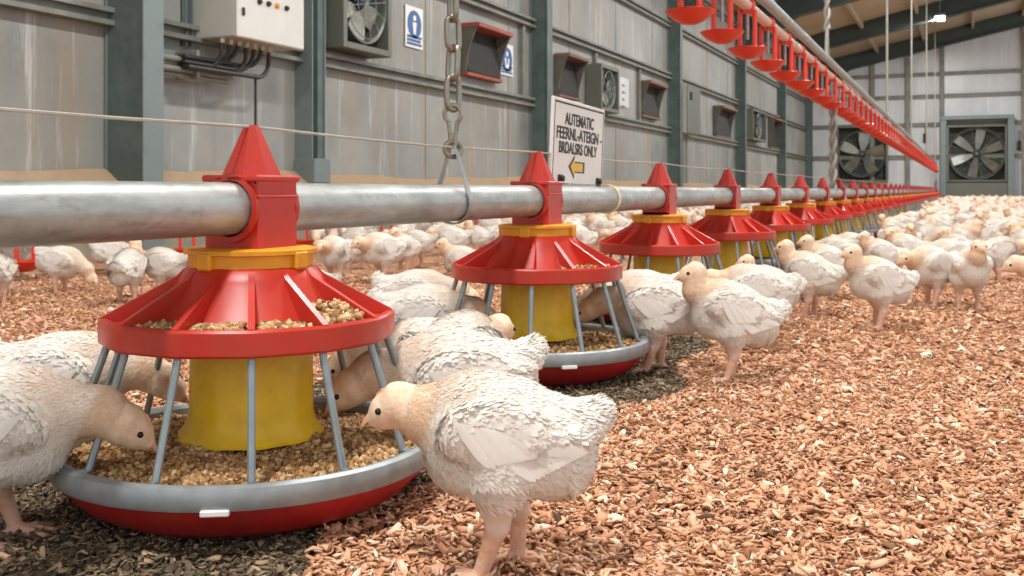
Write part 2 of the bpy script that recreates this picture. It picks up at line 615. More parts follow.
# portal frames: posts on the left wall, rafters under the roof
post_px = [154, 550, 681.5, 746, 786]
post_Y = [Y_at(p, WX + (0.27 if k == 0 else 0.2)) for k, p in enumerate(post_px)] + [EY - 0.2]
def h_post(name, Y, x0, depth, width, z1, mat, t=0.016, z0=0.0):
    mb = MB()
    mb.box((x0, Y - width / 2, z0), (x0 + t, Y + width / 2, z1), bev=0.003)
    mb.box((x0 + depth - t, Y - width / 2, z0), (x0 + depth, Y + width / 2, z1), bev=0.003)
    mb.box((x0 + t, Y - t / 2, z0), (x0 + depth - t, Y + t / 2, z1))
    return mb
labels_post = ['wide grey green steel post left of the electrical cabinet', 'dark green steel post behind the white feeding sign',
               'dark green steel post left of the small grey cabinet', 'dark green steel post right of the small grey cabinet',
               'narrow dark green post, second from the end wall', 'dark green corner post against the end wall']
for i, Y in enumerate(post_Y):
    root = empty('steel_column', (0, 0, 0))
    tag(root, labels_post[i], 'column', 'frame posts along the left wall')
    dp = 0.27 if i == 0 else 0.2
    mb = MB(); mb.box((WX + 0.008, Y - 0.062, 0), (WX + dp - 0.012, Y + 0.062, EAVE), bev=0.004)
    mb.build('web', M['post'], root, smooth=False)
    mb = MB(); mb.box((WX + dp - 0.012, Y - 0.07, 0), (WX + dp, Y + 0.07, EAVE), bev=0.003)
    mb.build('flange', M['post_light'] if i == 0 else M['post'], root, smooth=False)
    mb = MB(); mb.box((WX + 0.006, Y - 0.07, 0), (WX + 0.02, Y - 0.062, EAVE))
    mb.build('wall_flange', M['post_light'], root, smooth=False)
for i, Y in enumerate(post_Y):
    if i < 2: continue
    mb = MB()
    for (a, b, w) in ((-0.40, -0.37, 0.2), (-0.03, 0.0, 0.2), (-0.38, -0.02, 0.02)):
        mb.prism([(WX, EAVE + a), (XR, top + a), (XR, top + b), (WX, EAVE + b)], 1, Y - w / 2, Y + w / 2)
    mb.prism([(WX, EAVE - 1.0), (WX, EAVE - 0.3), (WX + 1.4, EAVE - 0.3 + 1.4 * RISE)], 1, Y - 0.05, Y + 0.05)
    o = mb.build('roof_rafter', M['rafter'], smooth=False)
    tag(o, ['dark rafter third from the end wall', 'dark rafter two before the end wall', 'dark sloping rafter just before the end wall rafter', 'dark sloping rafter against the end wall gable'][i - 2], 'rafter', 'roof rafters', 'structure')
for k in range(7):                       # roof purlins
    x = WX + 0.7 + k * 1.15
    mb = MB(); mb.box((x, -3, EAVE + (x - WX) * RISE - 0.14), (x + 0.06, EY, EAVE + (x - WX) * RISE))
    struct(mb.build('trim_%d' % (9 + k), M['roof'], smooth=False))

# slim double flanged column and small studs on the wall
Yc = Y_at(314, WX + 0.1)
mb = h_post('c', 0, 0, 0.16, 0.15, EAVE, M['post'])
root = empty('steel_column', (0, 0, 0)); tag(root, 'slim pale edged steel column right of the electrical cabinet', 'column')
MBx = MB()
MBx.box((WX, Yc - 0.075, 0.40), (WX + 0.14, Yc - 0.065, EAVE)); MBx.box((WX, Yc + 0.065, 0.40), (WX + 0.14, Yc + 0.075, EAVE))
MBx.build('flange', M['post_light'], root, smooth=False)
MBx = MB(); MBx.box((WX, Yc - 0.065, 0.40), (WX + 0.05, Yc + 0.065, EAVE)); MBx.box((WX + 0.05, Yc + 0.0, 0.4), (WX + 0.13, Yc + 0.065, EAVE))
MBx.build('web', M['post'], root, smooth=False)
MBx = MB(); MBx.box((WX, Yc - 0.09, 0.36), (WX + 0.17, Yc + 0.09, 0.52), bev=0.006)
MBx.build('base_plate', M['post_light'], root, smooth=False)

for px, lab in ((520, 'pale thin wall stud left of the post behind the sign'), (593, 'thin upright stud right of the second air inlet'),
                (637, 'thin upright stud left of the third air inlet'), (777, 'thin stud by the far small wall fan')):
    Y = Y_at(px, WX)
    mb = MB(); mb.box((WX, Y - 0.03, 1.24), (WX + 0.05, Y + 0.03, 1.94), bev=0.005); mb.box((WX, Y - 0.045, 1.24), (WX + 0.012, Y + 0.045, 1.94))
    tag(mb.build('wall_stud', M['rail'], smooth=False), lab, 'stud', kind='structure')

# end wall studs
for px, z1 in ((870, 3.7), (907, 4.0), (942, 4.4), (1022, 4.8)):
    z = 26.2
    X = (px - 965) / F * CA * z
    mb = MB(); mb.box((X - 0.06, EY - 0.11, 0), (X + 0.06, EY - 0.02, z1), bev=0.01)
    tag(mb.build('wall_stud', M['rail'], smooth=False), {870: 'end wall stud behind the ropes', 907: 'end wall stud between the two big fans',
        942: 'tall end wall stud at the left edge of the open fan', 1022: 'end wall stud right of the big fan'}[px], 'stud', kind='structure')

# ------------------------------------------------------------------ wall fittings
def wall_fan(X, Y, z, w, h, d, label, group=None, nblades=5, ang=0.3, axis='x', slim=1.0):
    root = empty('exhaust_fan', (X + (0.008 if axis == 'x' else 0), Y - (0 if axis == 'x' else 0.01), z), 0 if axis == 'x' else -math.pi / 2)
    tag(root, label, 'fan', group)
    t = 0.045
    mb = MB()
    mb.box((0, -w / 2, -h / 2), (d, -w / 2 + t, h / 2), bev=0.004); mb.box((0, w / 2 - t, -h / 2), (d, w / 2, h / 2), bev=0.004)
    mb.box((0, -w / 2 + t, -h / 2), (d, w / 2 - t, -h / 2 + t), bev=0.004); mb.box((0, -w / 2 + t, h / 2 - t), (d, w / 2 - t, h / 2), bev=0.004)
    mb.build('housing', M['fan_case'], root)
    mb = MB(); mb.box((0.003, -w / 2 + t, -h / 2 + t), (0.015, w / 2 - t, h / 2 - t))
    for k in range(9):
        zz = -h / 2 + t + (h - 2 * t) * (k + 0.5) / 9
        mb.box((0.015, -w / 2 + t, zz - 0.012), (0.03, w / 2 - t, zz + 0.006))
    mb.build('back_shutter', M['fan_back'], root, smooth=False)
    r = min(w, h) / 2 - t - 0.005
    Rx = Matrix.Rotation(math.pi / 2, 4, 'Y')
    mb = MB(); mb.lathe([(r, d * 0.25), (r, d * 0.8), (r + 0.02, d * 0.85), (r + 0.012, d * 0.25)], 36, closed=True, M=Rx)
    mb.build('shroud', M['fan_case'], root)
    mb = MB(); mb.lathe([(0.0, d * 0.75), (r * 0.12, d * 0.72), (r * 0.16, d * 0.6), (r * 0.16, d * 0.3), (0, d * 0.3)], 20, M=Rx)
    mb.build('hub', M['black'], root)
    for k in range(nblades):
        a = ang + 2 * math.pi * k / nblades
        mb = MB()
        vs, fs = [], []
        m = 7
        for i in range(m):
            q = i / (m - 1)
            rr = r * (0.12 + 0.83 * q)
            cw = slim * r * (0.13 + 0.2 * math.sin(min(1, q * 1.1) * math.pi * 0.62))
            pitch = R(48 - 22 * q)
            for s in (-1, 1):
                for th in (-0.003, 0.003):
                    yy, xx = s * cw * math.cos(pitch), d * 0.5 + s * cw * math.sin(pitch) * 0.5 + th
                    vs.append((xx, rr * math.cos(a) - yy * math.sin(a), rr * math.sin(a) + yy * math.cos(a)))
        for i in range(m - 1):
            b, c = i * 4, i * 4 + 4
            fs += [(b, c, c + 2, b + 2), (b + 1, b + 3, c + 3, c + 1), (b, b + 1, c + 1, c), (b + 2, c + 2, c + 3, b + 3)]
        fs += [(0, 2, 3, 1), (m * 4 - 4, m * 4 - 3, m * 4 - 1, m * 4 - 2)]
        mb.add(vs, fs)
        mb.build('blade', M['blade'] if axis == 'x' else M['blade_dark'], root)
    mb = MB()
    for rr in (0.45, 0.95):
        pts = [(d * 0.93, r * rr * math.cos(2 * math.pi * k / 32), r * rr * math.sin(2 * math.pi * k / 32)) for k in range(32)]
        mb.tube(pts, 0.0035, 6, closed=True)
    for k in range(6):
        a = math.pi * k / 6 + 0.2
        mb.tube([(d * 0.93, -r * math.cos(a), -r * math.sin(a)), (d * 0.93, r * math.cos(a), r * math.sin(a))], 0.003, 6)
    mb.build('guard', M['bar'], root)
    return root

def wallpx(px, py, X=WX):
    return Y_at(px, X), Z_at(px, py, X)

FD = 0.2
y0, _ = wallpx(343, 50, WX + FD); y1, _ = wallpx(391, 50, WX + FD)
_, zb = wallpx(366, 52, WX + FD)
w = y1 - y0
wall_fan(WX, (y0 + y1) / 2, zb + 0.34, w, 0.68, FD, 'nearest square wall fan, beside a dark green shutter panel', 'fans along the left wall', ang=0.9)
ys = y0 - 0.02
root = empty('shutter_panel', (WX + 0.008, ys, zb))
tag(root, 'dark green panel fixed left of the nearest wall fan', 'panel')
mb = MB(); mb.box((0, -0.2, 0.02), (0.08, 0, 0.75), bev=0.006); mb.build('plate', M['post'], root)
mb = MB(); mb.box((0.08, -0.14, 0.0), (0.12, -0.10, 0.75), bev=0.004); mb.build('edge_strip', M['post_light'], root)
y0, _ = wallpx(601, 90, WX + FD); y1, _ = wallpx(619, 90, WX + FD); _, zb = wallpx(610, 112, WX + FD); _, zt = wallpx(610, 66, WX + FD)
wall_fan(WX, (y0 + y1) / 2, (zb + zt) / 2, y1 - y0, zt - zb, FD, 'second wall fan, right of the white feeding sign', 'fans along the left wall', ang=0.2)
y0, _ = wallpx(753, 130, WX + FD); y1, _ = wallpx(766, 130, WX + FD)
wall_fan(WX, (y0 + y1) / 2, 1.62, (y1 - y0), 0.62, FD, 'small far wall fan left of the last air inlet', 'fans along the left wall')

# end wall fans
zE = 26.0
X0, X1 = (947 - 965) / F * CA * zE, (1006 - 965) / F * CA * zE
wall_fan((X0 + X1) / 2, EY, CAM_H + 0.036 * zE, X1 - X0, 1.45, 0.3, 'big square fan with bright blades on the end wall', 'end wall fans', nblades=6, ang=0.35, axis='y', slim=0.6)
root = empty('fan_surround', ((X0 + X1) / 2, EY, 0)); tag(root, 'grey steel surround and sill around the big end wall fan', 'frame')
W = (X1 - X0) / 2
mb = MB(); mb.box((-W - 0.16, -0.36, 0), (-W - 0.01, 0, 2.12), bev=0.01); mb.build('post', M['post_light'], root)
mb = MB(); mb.box((W + 0.01, -0.36, 0), (W + 0.16, 0, 2.12), bev=0.01); mb.build('post', M['post_light'], root)
mb = MB(); mb.box((-W - 0.16, -0.36, 2.12), (W + 0.16, 0, 2.22), bev=0.01); mb.build('header', M['post_light'], root)
mb = MB(); mb.box((-W - 0.01, -0.34, 0.16), (W + 0.01, 0, 0.5), bev=0.01); mb.box((-W - 0.01, -0.4, 0.1), (W + 0.01, 0, 0.18), bev=0.01); mb.build('sill', M['fan_case'], root)
X0, X1 = (836 - 965) / F * CA * 26.9, (889 - 965) / F * CA * 26.9
wall_fan((X0 + X1) / 2, EY, CAM_H + 0.036 * 26.9, X1 - X0, 1.5, 0.3, 'shadowed square fan on the end wall behind the hanging ropes', 'end wall fans', nblades=5, ang=0.2, axis='y', slim=0.8)
for px, py in ((925, 138), (1018, 147)):
    X = (px - 965) / F * CA * 26.2
    z = CAM_H + (190 - py) / F * 26.2
    root = empty('switch_box', (X, EY, z)); tag(root, 'small dark switch left of the big end wall fan' if px < 1000 else 'small dark switch right of the big end wall fan', 'switch')
    mb = MB(); mb.box((-0.05, -0.07, -0.12), (0.05, 0, 0.12), bev=0.01); mb.build('case', M['black'], root)
    mb = MB(); mb.tube([(0, -0.03, 0.12), (0, -0.03, 0.4)], 0.015, 8); mb.build('conduit', M['conduit'], root)

def air_inlet(px0, px1, py0, py1, label, paint='inlet_brown'):
    d = 0.16
    y0, _ = wallpx(px0, py1); y1, _ = wallpx(px1 - 6 * (px1 - px0) / 40, py1)
    pm = (px0 + px1) / 2
    _, zb = wallpx(pm, (py1 + py0) / 2 + (py1 - py0) / 2); _, zt = wallpx(pm, py0 + 2)
    w, h = y1 - y0, zt - zb
    root = empty('air_inlet', (WX + 0.008, (y0 + y1) / 2, zb)); tag(root, label, 'air inlet', 'air inlets along the left wall')
    mb = MB(); mb.box((0.002, -w / 2, 0), (0.012, w / 2, h))
    for k in range(3): mb.box((0.012, -w / 2, h * (0.25 + 0.25 * k)), (0.02, w / 2, h * (0.25 + 0.25 * k) + 0.01))
    mb.build('back_panel', M['inlet_dark'], root, smooth=False)
    for s in (-1, 1):
        poly = [(0, 0), (0.05, 0.0)]
        for k in range(7):
            q = k / 6
            poly.append((0.05 + (d - 0.05) * q ** 2.0, h * q))
        poly.append((0, h))
        mb = MB(); yy = s * (w / 2 + 0.008)
        mb.prism(poly, 1, yy - 0.008, yy + 0.008)
        mb.build('cheek', M['inlet_grey'], root, smooth=False)
    mb = MB(); mb.box((0, -w / 2 - 0.02, h - 0.01), (d + 0.02, w / 2 + 0.02, h + 0.03), bev=0.006); mb.build('top_lip', M[paint], root)
    mb = MB(); mb.box((0, -w / 2 - 0.02, -0.03), (0.07, w / 2 + 0.02, 0.005), bev=0.006); mb.build('bottom_lip', M[paint], root)
    Mx = Matrix.Translation((0.05, 0, 0.01)) @ Matrix.Rotation(R(-8), 4, 'Y')
    mb = MB(); mb.box((0, -w / 2 + 0.005, 0), (0.012, w / 2 - 0.005, h * 0.82), M=None)
    mb.v = [tuple(Mx @ Vector(v)) for v in mb.v]
    mb.build('flap', M['inlet_dark'], root, smooth=False)
air_inlet(461, 500, 31, 77, 'nearest red framed air inlet, behind the hanging chain', 'inlet_red')
air_inlet(554, 577, 58, 97, 'air inlet just above the white feeding sign')
air_inlet(638, 658, 84, 117, 'third air inlet, left of the post by the small grey cabinet')
air_inlet(713, 730, 108, 137, 'air inlet right of the small grey cabinet')
air_inlet(768, 778, 119, 148, 'smallest and farthest air inlet on the left wall')

def safety_sign(px0, px1, py0, py1, label, fig):
    y0, zt = wallpx(px0, py0); y1, _ = wallpx(px1, py0); _, zb = wallpx(px0, py1)
    w, h = y1 - y0, zt - zb
    root = empty('safety_sign', (WX + 0.008, (y0 + y1) / 2, (zt + zb) / 2)); tag(root, label, 'sign', 'blue safety signs')
    mb = MB(); mb.box((0, -w / 2, -h / 2), (0.006, w / 2, h / 2), bev=0.002); mb.build('plate', M['white_sign'], root, smooth=False)
    r = w * 0.4
    Rx = Matrix.Translation((0, 0, h / 2 - r - 0.03)) @ Matrix.Rotation(math.pi / 2, 4, 'Y')
    mb = MB(); mb.lathe([(0, 0.0075), (r, 0.0075), (r, 0.004)], 28, M=Rx); mb.build('disc', M['sign_blue'], root, smooth=False)
    mb = MB(); zc = h / 2 - r - 0.03
    mb.sphere((0.0085, 0, zc + r * 0.45), (0.002, r * 0.22, r * 0.22), 12, 6)
    if fig == 0:
        mb.prism([(-r * 0.28, zc + r * 0.15), (r * 0.28, zc + r * 0.15), (r * 0.16, zc - r * 0.7), (-r * 0.16, zc - r * 0.7)], 0, 0.0075, 0.0095)
    else:
        mb.prism([(-r * 0.45, zc + r * 0.1), (-r * 0.2, zc + r * 0.1), (-r * 0.12, zc - r * 0.4), (r * 0.12, zc - r * 0.4), (r * 0.2, zc + r * 0.1), (r * 0.45, zc + r * 0.1), (r * 0.3, zc - r * 0.7), (-r * 0.3, zc - r * 0.7)], 0, 0.0075, 0.0095)
    mb.build('pictogram', M['white_sign'], root, smooth=False)
    mb = MB()
    zl = -h / 2 + 0.02
    for k in range(3):
        mb.box((0.004, -w * 0.42, zl + k * h * 0.085), (0.0075, w * (0.42 - 0.06 * (k % 2)), zl + k * h * 0.085 + h * 0.065))
    mb.build('text_band', M['sign_blue'], root, smooth=False)
safety_sign(404, 421.5, 4, 46, 'blue and white safety sign right of the nearest wall fan', 0)
safety_sign(499, 512, 42, 74, 'blue and white safety sign beside the nearest red framed inlet', 1)
y0, zt = wallpx(617, 76); y1, zb = wallpx(628, 108)
root = empty('notice_plate', (WX + 0.008, (y0 + y1) / 2, (zt + zb) / 2)); tag(root, 'pale notice plate right of the second wall fan', 'notice')
mb = MB(); mb.box((0, (y0 - y1) / 2, (zb - zt) / 2), (0.006, (y1 - y0) / 2, (zt - zb) / 2)); mb.build('plate', M['wall_end'], root, smooth=False)
mb = MB()
for k in range(4): mb.box((0.006, -0.06, -0.2 + k * 0.09), (0.009, 0.05 - 0.02 * (k % 2), -0.17 + k * 0.09))
mb.build('marks', M['rail'], root, smooth=False)

# electrical cabinet
CD = 0.33
y0 = Y_at(237, WX + CD); y1 = Y_at(303, WX + CD); zb = Z_at(237, 36, WX + CD)
root = empty('electrical_cabinet', (WX + 0.008, (y0 + y1) / 2, zb)); tag(root, 'large pale grey electrical cabinet with cables leaving its base', 'cabinet')
w = y1 - y0
mb = MB(); mb.box((0, -w / 2, 0), (CD - 0.02, w / 2, 0.85), bev=0.008); mb.build('case', M['cabinet'], root)
mb = MB(); mb.box((CD - 0.02, -w / 2 - 0.004, -0.004), (CD, w / 2 + 0.004, 0.854), bev=0.008)
door = mb.build('door', M['cabinet_face'], root)
mb = MB(); mb.box((CD, -w / 2 + 0.03, 0.12), (CD + 0.012, -w / 2 + 0.05, 0.165), bev=0.004); mb.build('latch', M['black'], door)
Ry = Matrix.Rotation(math.pi / 2, 4, 'Y')
for k, (px, py) in enumerate(((258, 2), (267, 4), (275.5, 6), (285, 8.5))):
    yy, zz = Y_at(px, WX + CD) - (y0 + y1) / 2, Z_at(px, py, WX + CD) - zb
    mb = MB(); mb.lathe([(0.016, 0), (0.016, 0.008), (0.011, 0.018), (0, 0.018)], 14, M=Matrix.Translation((CD, yy, zz)) @ Ry)
    b = mb.build('button', M['amber'] if k == 2 else M['black'], root)
    if k == 2: b['label'] = 'amber indicator button'
gy = []
for k in range(7):
    yy = -w * 0.46 + k * w * 0.115
    gy.append(yy)
    mb = MB(); mb.lathe([(0, 0), (0.013, 0), (0.013, -0.014), (0.011, -0.026), (0, -0.026)], 10, c=(0.2, yy, 0))
    mb.build('cable_gland', M['ridge_tie'], root)
yc = (y0 + y1) / 2
zc = Z_at(250, 76, WX + 0.2)
for k, yy in enumerate(gy):
    ya = yc + yy
    pts = [(WX + 0.2, ya, zb - 0.03)]
    zend = zc + 0.029 * (k % 3)
    for q in range(9):
        a = q / 8 * math.pi / 2
        rr = 0.10
        drop = zb - 0.06 - zend - rr
        pts.append((WX + 0.2 - (0.065 - 0.029 * (k // 3)) * q / 8, ya - rr * (1 - math.cos(a)), zend + rr - rr * math.sin(a)))
    pts.insert(1, (WX + 0.2, ya, zend + 0.12))
    pts.append((WX + 0.135 + 0.029 * (k // 3), yc - w * 0.46 - 0.26, zend))
    mb = MB(); mb.tube(pts, 0.013, 8)
    tag(mb.build('power_cable', M['cable']), '%s dark cable from the near end curving out under the electrical cabinet' % ORD[k], 'cable', 'cables under the electrical cabinet')
root = empty('conduit_run', (WX + 0.1, yc - w * 0.46 - 0.25, zc)); tag(root, 'bundle of grey conduits running along the wall to the cabinet cables', 'conduit')
for k in range(4):
    mb = MB(); mb.tube([(0.03 * (k % 2), 0.42, 0.028 * k - 0.04), (0.03 * (k % 2), post_Y[0] + 0.07 - (yc - w * 0.46 - 0.25), 0.028 * k - 0.04)], 0.016, 10); mb.build('conduit', M['conduit'], root)
for dy in (0.1,): 
    mb = MB(); mb.box((-0.1, dy, -0.05), (0.06, dy + 0.025, 0.105), bev=0.004); mb.build('clamp', M['conduit'], root)
mb = MB(); ya = Y_at(255.5, WX + 0.17); mb.tube([(WX + 0.17, ya, zc + 0.02), (WX + 0.17, ya, zc - 0.3), (WX + 0.16, ya, 0.36)], 0.008, 8)
tag(mb.build('drop_cable', M['cable']), 'thin black cable dropping straight down the wall behind the nearest feeder cap', 'cable')
ya = Y_at(192, WX + 0.06)
root = empty('wall_channel', (WX, ya, Z_at(192, 46, WX + 0.06))); tag(root, 'vertical steel channel ending left of the electrical cabinet', 'channel')
mb = MB(); mb.box((0.0, -0.025, 0), (0.008, 0.025, 2.0)); mb.box((0, -0.025, 0), (0.045, -0.019, 2.0)); mb.box((0, 0.019, 0), (0.045, 0.025, 2.0)); mb.build('channel', M['post_light'], root, smooth=False)
mb = MB(); mb.box((0.0, -0.032, 0.38), (0.052, 0.032, 0.41), bev=0.003); mb.build('strap', M['rail'], root)

# small grey cabinet further down
y0 = Y_at(687, WX + 0.25); y1 = Y_at(700, WX + 0.25); zt = Z_at(693, 86, WX + 0.25); zb = Z_at(693, 134, WX + 0.25)
root = empty('electrical_cabinet', (WX + 0.008, (y0 + y1) / 2, zb)); tag(root, 'small grey cabinet on the wall between two green posts', 'cabinet')
w = y1 - y0
mb = MB(); mb.box((0, -w / 2, 0), (0.23, w / 2, zt - zb), bev=0.01); mb.build('case', M['cabinet'], root)
mb = MB(); mb.box((0.23, -w / 2, 0), (0.25, w / 2, zt - zb), bev=0.01); mb.build('door', M['fan_case'], root)
mb = MB(); mb.box((0.25, -w * 0.3, 0.5), (0.27, -w * 0.2, 0.62), bev=0.004); mb.build('latch', M['black'], root)
mb = MB(); mb.tube([(0.1, -0.1, 0), (0.1, -0.1, -zb + 0.42)], 0.04, 10); mb.tube([(0.1, 0.12, 0), (0.1, 0.12, -zb + 0.42)], 0.03, 10); mb.build('conduit', M['conduit'], root)

# ------------------------------------------------------------------ lamps
for i, Y in enumerate(LAMP_Y):
    root = empty('ceiling_lamp', (LAMP_X, Y, LAMP_Z))
    tag(root, 'bright white lamp hanging under the roof near the end wall' if i == 5 else 'ceiling lamp over the litter, %s from the near end' % ORD[i], 'lamp', 'ceiling lamps')
    mb = MB(); mb.box((-0.12, -0.28, 0.0), (0.12, 0.28, 0.07), bev=0.02); mb.build('casing', M['post_light'], root)
    mb = MB(); mb.box((-0.10, -0.26, -0.035), (0.10, 0.26, 0.0), bev=0.015); mb.build('diffuser', M['lamp'], root)
    zt = EAVE + (LAMP_X - WX) * RISE - LAMP_Z
    mb = MB(); mb.tube([(0, -0.2, 0.06), (0, -0.2, zt)], 0.008, 6); mb.build('hanger', M['rope'], root)
    mb = MB(); mb.tube([(0, 0.2, 0.06), (0, 0.2, zt)], 0.008, 6); mb.build('hanger', M['rope'], root)
    area_light('ceiling_lamp_light', (0, 0, -0.05), (0.3, 0.9), LAMP_POWER * (1.7 if i == 5 else 1.0), parent=root)

# ------------------------------------------------------------------ feeder line
FX = -0.665
PZ = CAM_H - 0.0184
Y1 = 0.822
DY = 0.75
NF = 37
def Hc(h): return CAM_H + h

def feeder_parts(sink):
    """local origin: on the floor below the feeder axis; +x is the litter side, y runs along the pipe"""
    # conical cap
    mb = sink('cap', 'red')
    mb.lathe([(0.0, Hc(0.0665)), (0.0075, Hc(0.066)), (0.0095, Hc(0.062)), (0.030, Hc(0.0165)), (0.0305, Hc(0.012))], 8, phase=R(22.5))
    # clamp housing around the pipe (boxes around the opening)
    mb = sink('clamp', 'red')
    wx, wy = 0.0315, 0.031
    zt, zb = Hc(0.012), Hc(-0.059)
    hole = 0.0285
    n = 20
    for s in (-1, 1):                     # end faces with round pipe opening
        vs, fs = [], []
        outer, inner = [], []
        zc0 = PZ
        for k in range(n):
            a = 2 * math.pi * k / n
            ca, sa = math.cos(a), math.sin(a)
            inner.append((hole * ca, zc0 + hole * sa))
            t = min(wx / abs(ca) if abs(ca) > 1e-6 else 9, (zt - zc0) / sa if sa > 1e-6 else 9, (zc0 - zb) / -sa if sa < -1e-6 else 9)
            outer.append((ca * t, zc0 + sa * t))
        y = s * wy
        vs = [(x, y, z) for x, z in outer] + [(x, y, z) for x, z in inner] + [(x, y - s * 0.01, z) for x, z in inner]
        for k in range(n):
            l = (k + 1) % n
            fs += [(k, l, n + l, n + k), (n + k, n + l, 2 * n + l, 2 * n + k)]
        mb.add(vs, fs)
        mb.lathe([(hole, -0.002), (hole + 0.006, -0.002), (hole + 0.006, 0.004), (hole, 0.004)], 20, closed=True, M=Matrix.Translation((0, y, PZ)) @ Matrix.Rotation(-s * math.pi / 2, 4, 'X'))
    for s in (-1, 1):
        mb.box((s * wx - 0.002, -wy, zb), (s * wx + 0.002, wy, zt), bev=0.001)
        mb.box((s * wx - 0.004, -wy - 0.001, Hc(-0.008)), (s * wx + 0.004, wy + 0.001, Hc(-0.005)), bev=0.001)
    mb.box((-wx - 0.004, -wy - 0.004, zt - 0.004), (wx + 0.004, wy + 0.004, zt + 0.003), bev=0.002)
    mb.box((-wx, -wy, zb), (wx, wy, zb + 0.006))
    # collar
    mb = sink('collar', 'amber')
    mb.lathe([(0.03, Hc(-0.058)), (0.061, Hc(-0.058)), (0.0665, Hc(-0.0595)), (0.0665, Hc(-0.0635)), (0.062, Hc(-0.0645)), (0.062, Hc(-0.0765)), (0.03, Hc(-0.0765))], 32)
    for k in range(4):
        a = 2 * math.pi * k / 4 - 0.75
        Mx = Matrix.Rotation(a, 4, 'Z')
        mb.box((0.058, -0.009, Hc(-0.0785)), (0.0675, 0.009, Hc(-0.0605)), M=Mx, bev=0.002)
    # cover: steep inner cone, ledge, rim band, radial fins
    mb = sink('cover', 'red')
    mod = lambda i: 1.0 if i % 2 == 0 else 0.978
    mb.lathe([(0.045, Hc(-0.074)), (0.061, Hc(-0.0755)), (0.0665, Hc(-0.0785)), (0.0735, Hc(-0.0885)), (0.0765, Hc(-0.094)), (0.104, Hc(-0.1275)), (0.136, Hc(-0.1285)), (0.1385, Hc(-0.1245)), (0.1435, Hc(-0.1245)), (0.1455, Hc(-0.127)), (0.1455, Hc(-0.147)), (0.1435, Hc(-0.1495)), (0.139, Hc(-0.1495)), (0.137, Hc(-0.134)), (0.10, Hc(-0.132)), (0.058, Hc(-0.08)), (0.045, Hc(-0.078))], 26, mod=mod)
    for k in range(13):
        a = 2 * math.pi * k / 13
        Mx = Matrix.Rotation(a, 4, 'Z')
        t = 0.003
        mb.prism([(0.066, Hc(-0.0785)), (0.0725, Hc(-0.0855)), (0.1425, Hc(-0.1235)), (0.1425, Hc(-0.131)), (0.104, Hc(-0.131)), (0.07, Hc(-0.095))], 1, -t, t, M=Mx)
    # feed tube
    mb = sink('feed_tube', 'yellow')
    m2 = lambda i: 1.0 if i % 4 in (0, 1) else 0.965
    mb.lathe([(0.057, Hc(-0.12)), (0.0615, Hc(-0.135)), (0.0625, Hc(-0.225)), (0.066, Hc(-0.237)), (0.0735, Hc(-0.2455)), (0.0735, Hc(-0.248)), (0.064, Hc(-0.244)), (0.058, Hc(-0.225)), (0.056, Hc(-0.13))], 40, mod=m2)
    # pan
    mb = sink('pan', 'red_pan')
    mb.lathe([(0, 0.003), (0.108, 0.003), (0.138, 0.006), (0.161, 0.018), (0.180, 0.038), (0.187, 0.050), (0.183, 0.052), (0.175, 0.040), (0.156, 0.022), (0.13, 0.012), (0, 0.01)], 56)
    mb = sink('rim', 'galv_ring')
    mb.lathe([(0.176, Hc(-0.262)), (0.176, Hc(-0.253)), (0.1785, Hc(-0.2495)), (0.184, Hc(-0.2485)), (0.189, Hc(-0.2505)), (0.1905, Hc(-0.255)), (0.1905, Hc(-0.266)), (0.1885, Hc(-0.2695)), (0.183, Hc(-0.268))], 56, closed=True)
    for k in range(13):
        a = 2 * math.pi * k / 13
        mb = sink('grille_bar', 'bar')
        c, s = math.cos(a), math.sin(a)
        mb.tube([(0.134 * c, 0.134 * s, Hc(-0.138)), (0.138 * c, 0.138 * s, Hc(-0.155)), (0.171 * c, 0.171 * s, Hc(-0.25)), (0.181 * c, 0.181 * s, Hc(-0.2515))], 0.0037, 10)
    mb = sink('clip', 'white_sign')
    mb.box((0.184, -0.012, Hc(-0.2725)), (0.1925, 0.012, Hc(-0.267)), M=Matrix.Rotation(R(-9), 4, 'Z'), bev=0.001)

class Parts:
    def __init__(self): self.list = []
    def __call__(self, name, mat):
        mb = MB(); self.list.append((name, mat, mb)); return mb
class Joined:
    def __init__(self): self.mb = MB(); self.mats = []
    def __call__(self, name, mat):
        if mat not in self.mats: self.mats.append(mat)
        self.mb.cur = self.mats.index(mat)
        return self.mb

fp = Parts(); feeder_parts(fp)
fmeshes = [(n, mb.mesh(n, M[m], 30)) for n, m, mb in fp.list]
fj = Joined(); feeder_parts(fj)
fjm = fj.mb.mesh('pan_feeder', [M[m] for m in fj.mats], 30)
front_az = math.atan2(-Y1, -FX)
feeders = []
flabels = ['largest and nearest red feeder with its yellow tube and full pan in view', 'second red feeder along the pipe, left of the white sign',
           'third red feeder, first one past the white sign', 'fourth red feeder along the pipe, behind the alert chicken']
for i in range(NF):
    Y = Y1 + i * DY
    rot = front_az if i == 0 else front_az + R([0, 8, -6, 12, 3, -10][i % 6])
    if i < 14:
        r_ = empty('pan_feeder', (FX, Y, 0))
        # clamp and cap stay square to the pipe; the rest turns with the pan
        for n_, me in fmeshes:
            o = link(n_, me, r_)
            if n_ not in ('cap', 'clamp'):
                o.rotation_euler = (0, 0, rot)
        r_['label'] = flabels[i] if i < 4 else '%s red feeder along the pipe counted from the near end' % ORD[i]
    else:
        r_ = link('pan_feeder', fjm)
        r_.location = (FX, Y, 0)
        r_['label'] = ('small red feeder in the far middle stretch of the feeder row' if i < 24 else 'tiny red feeder in the last stretch of the row by the end wall')
    r_['category'] = 'feeder'
    r_['group'] = 'feeders along the pipe'
    feeders.append(r_)

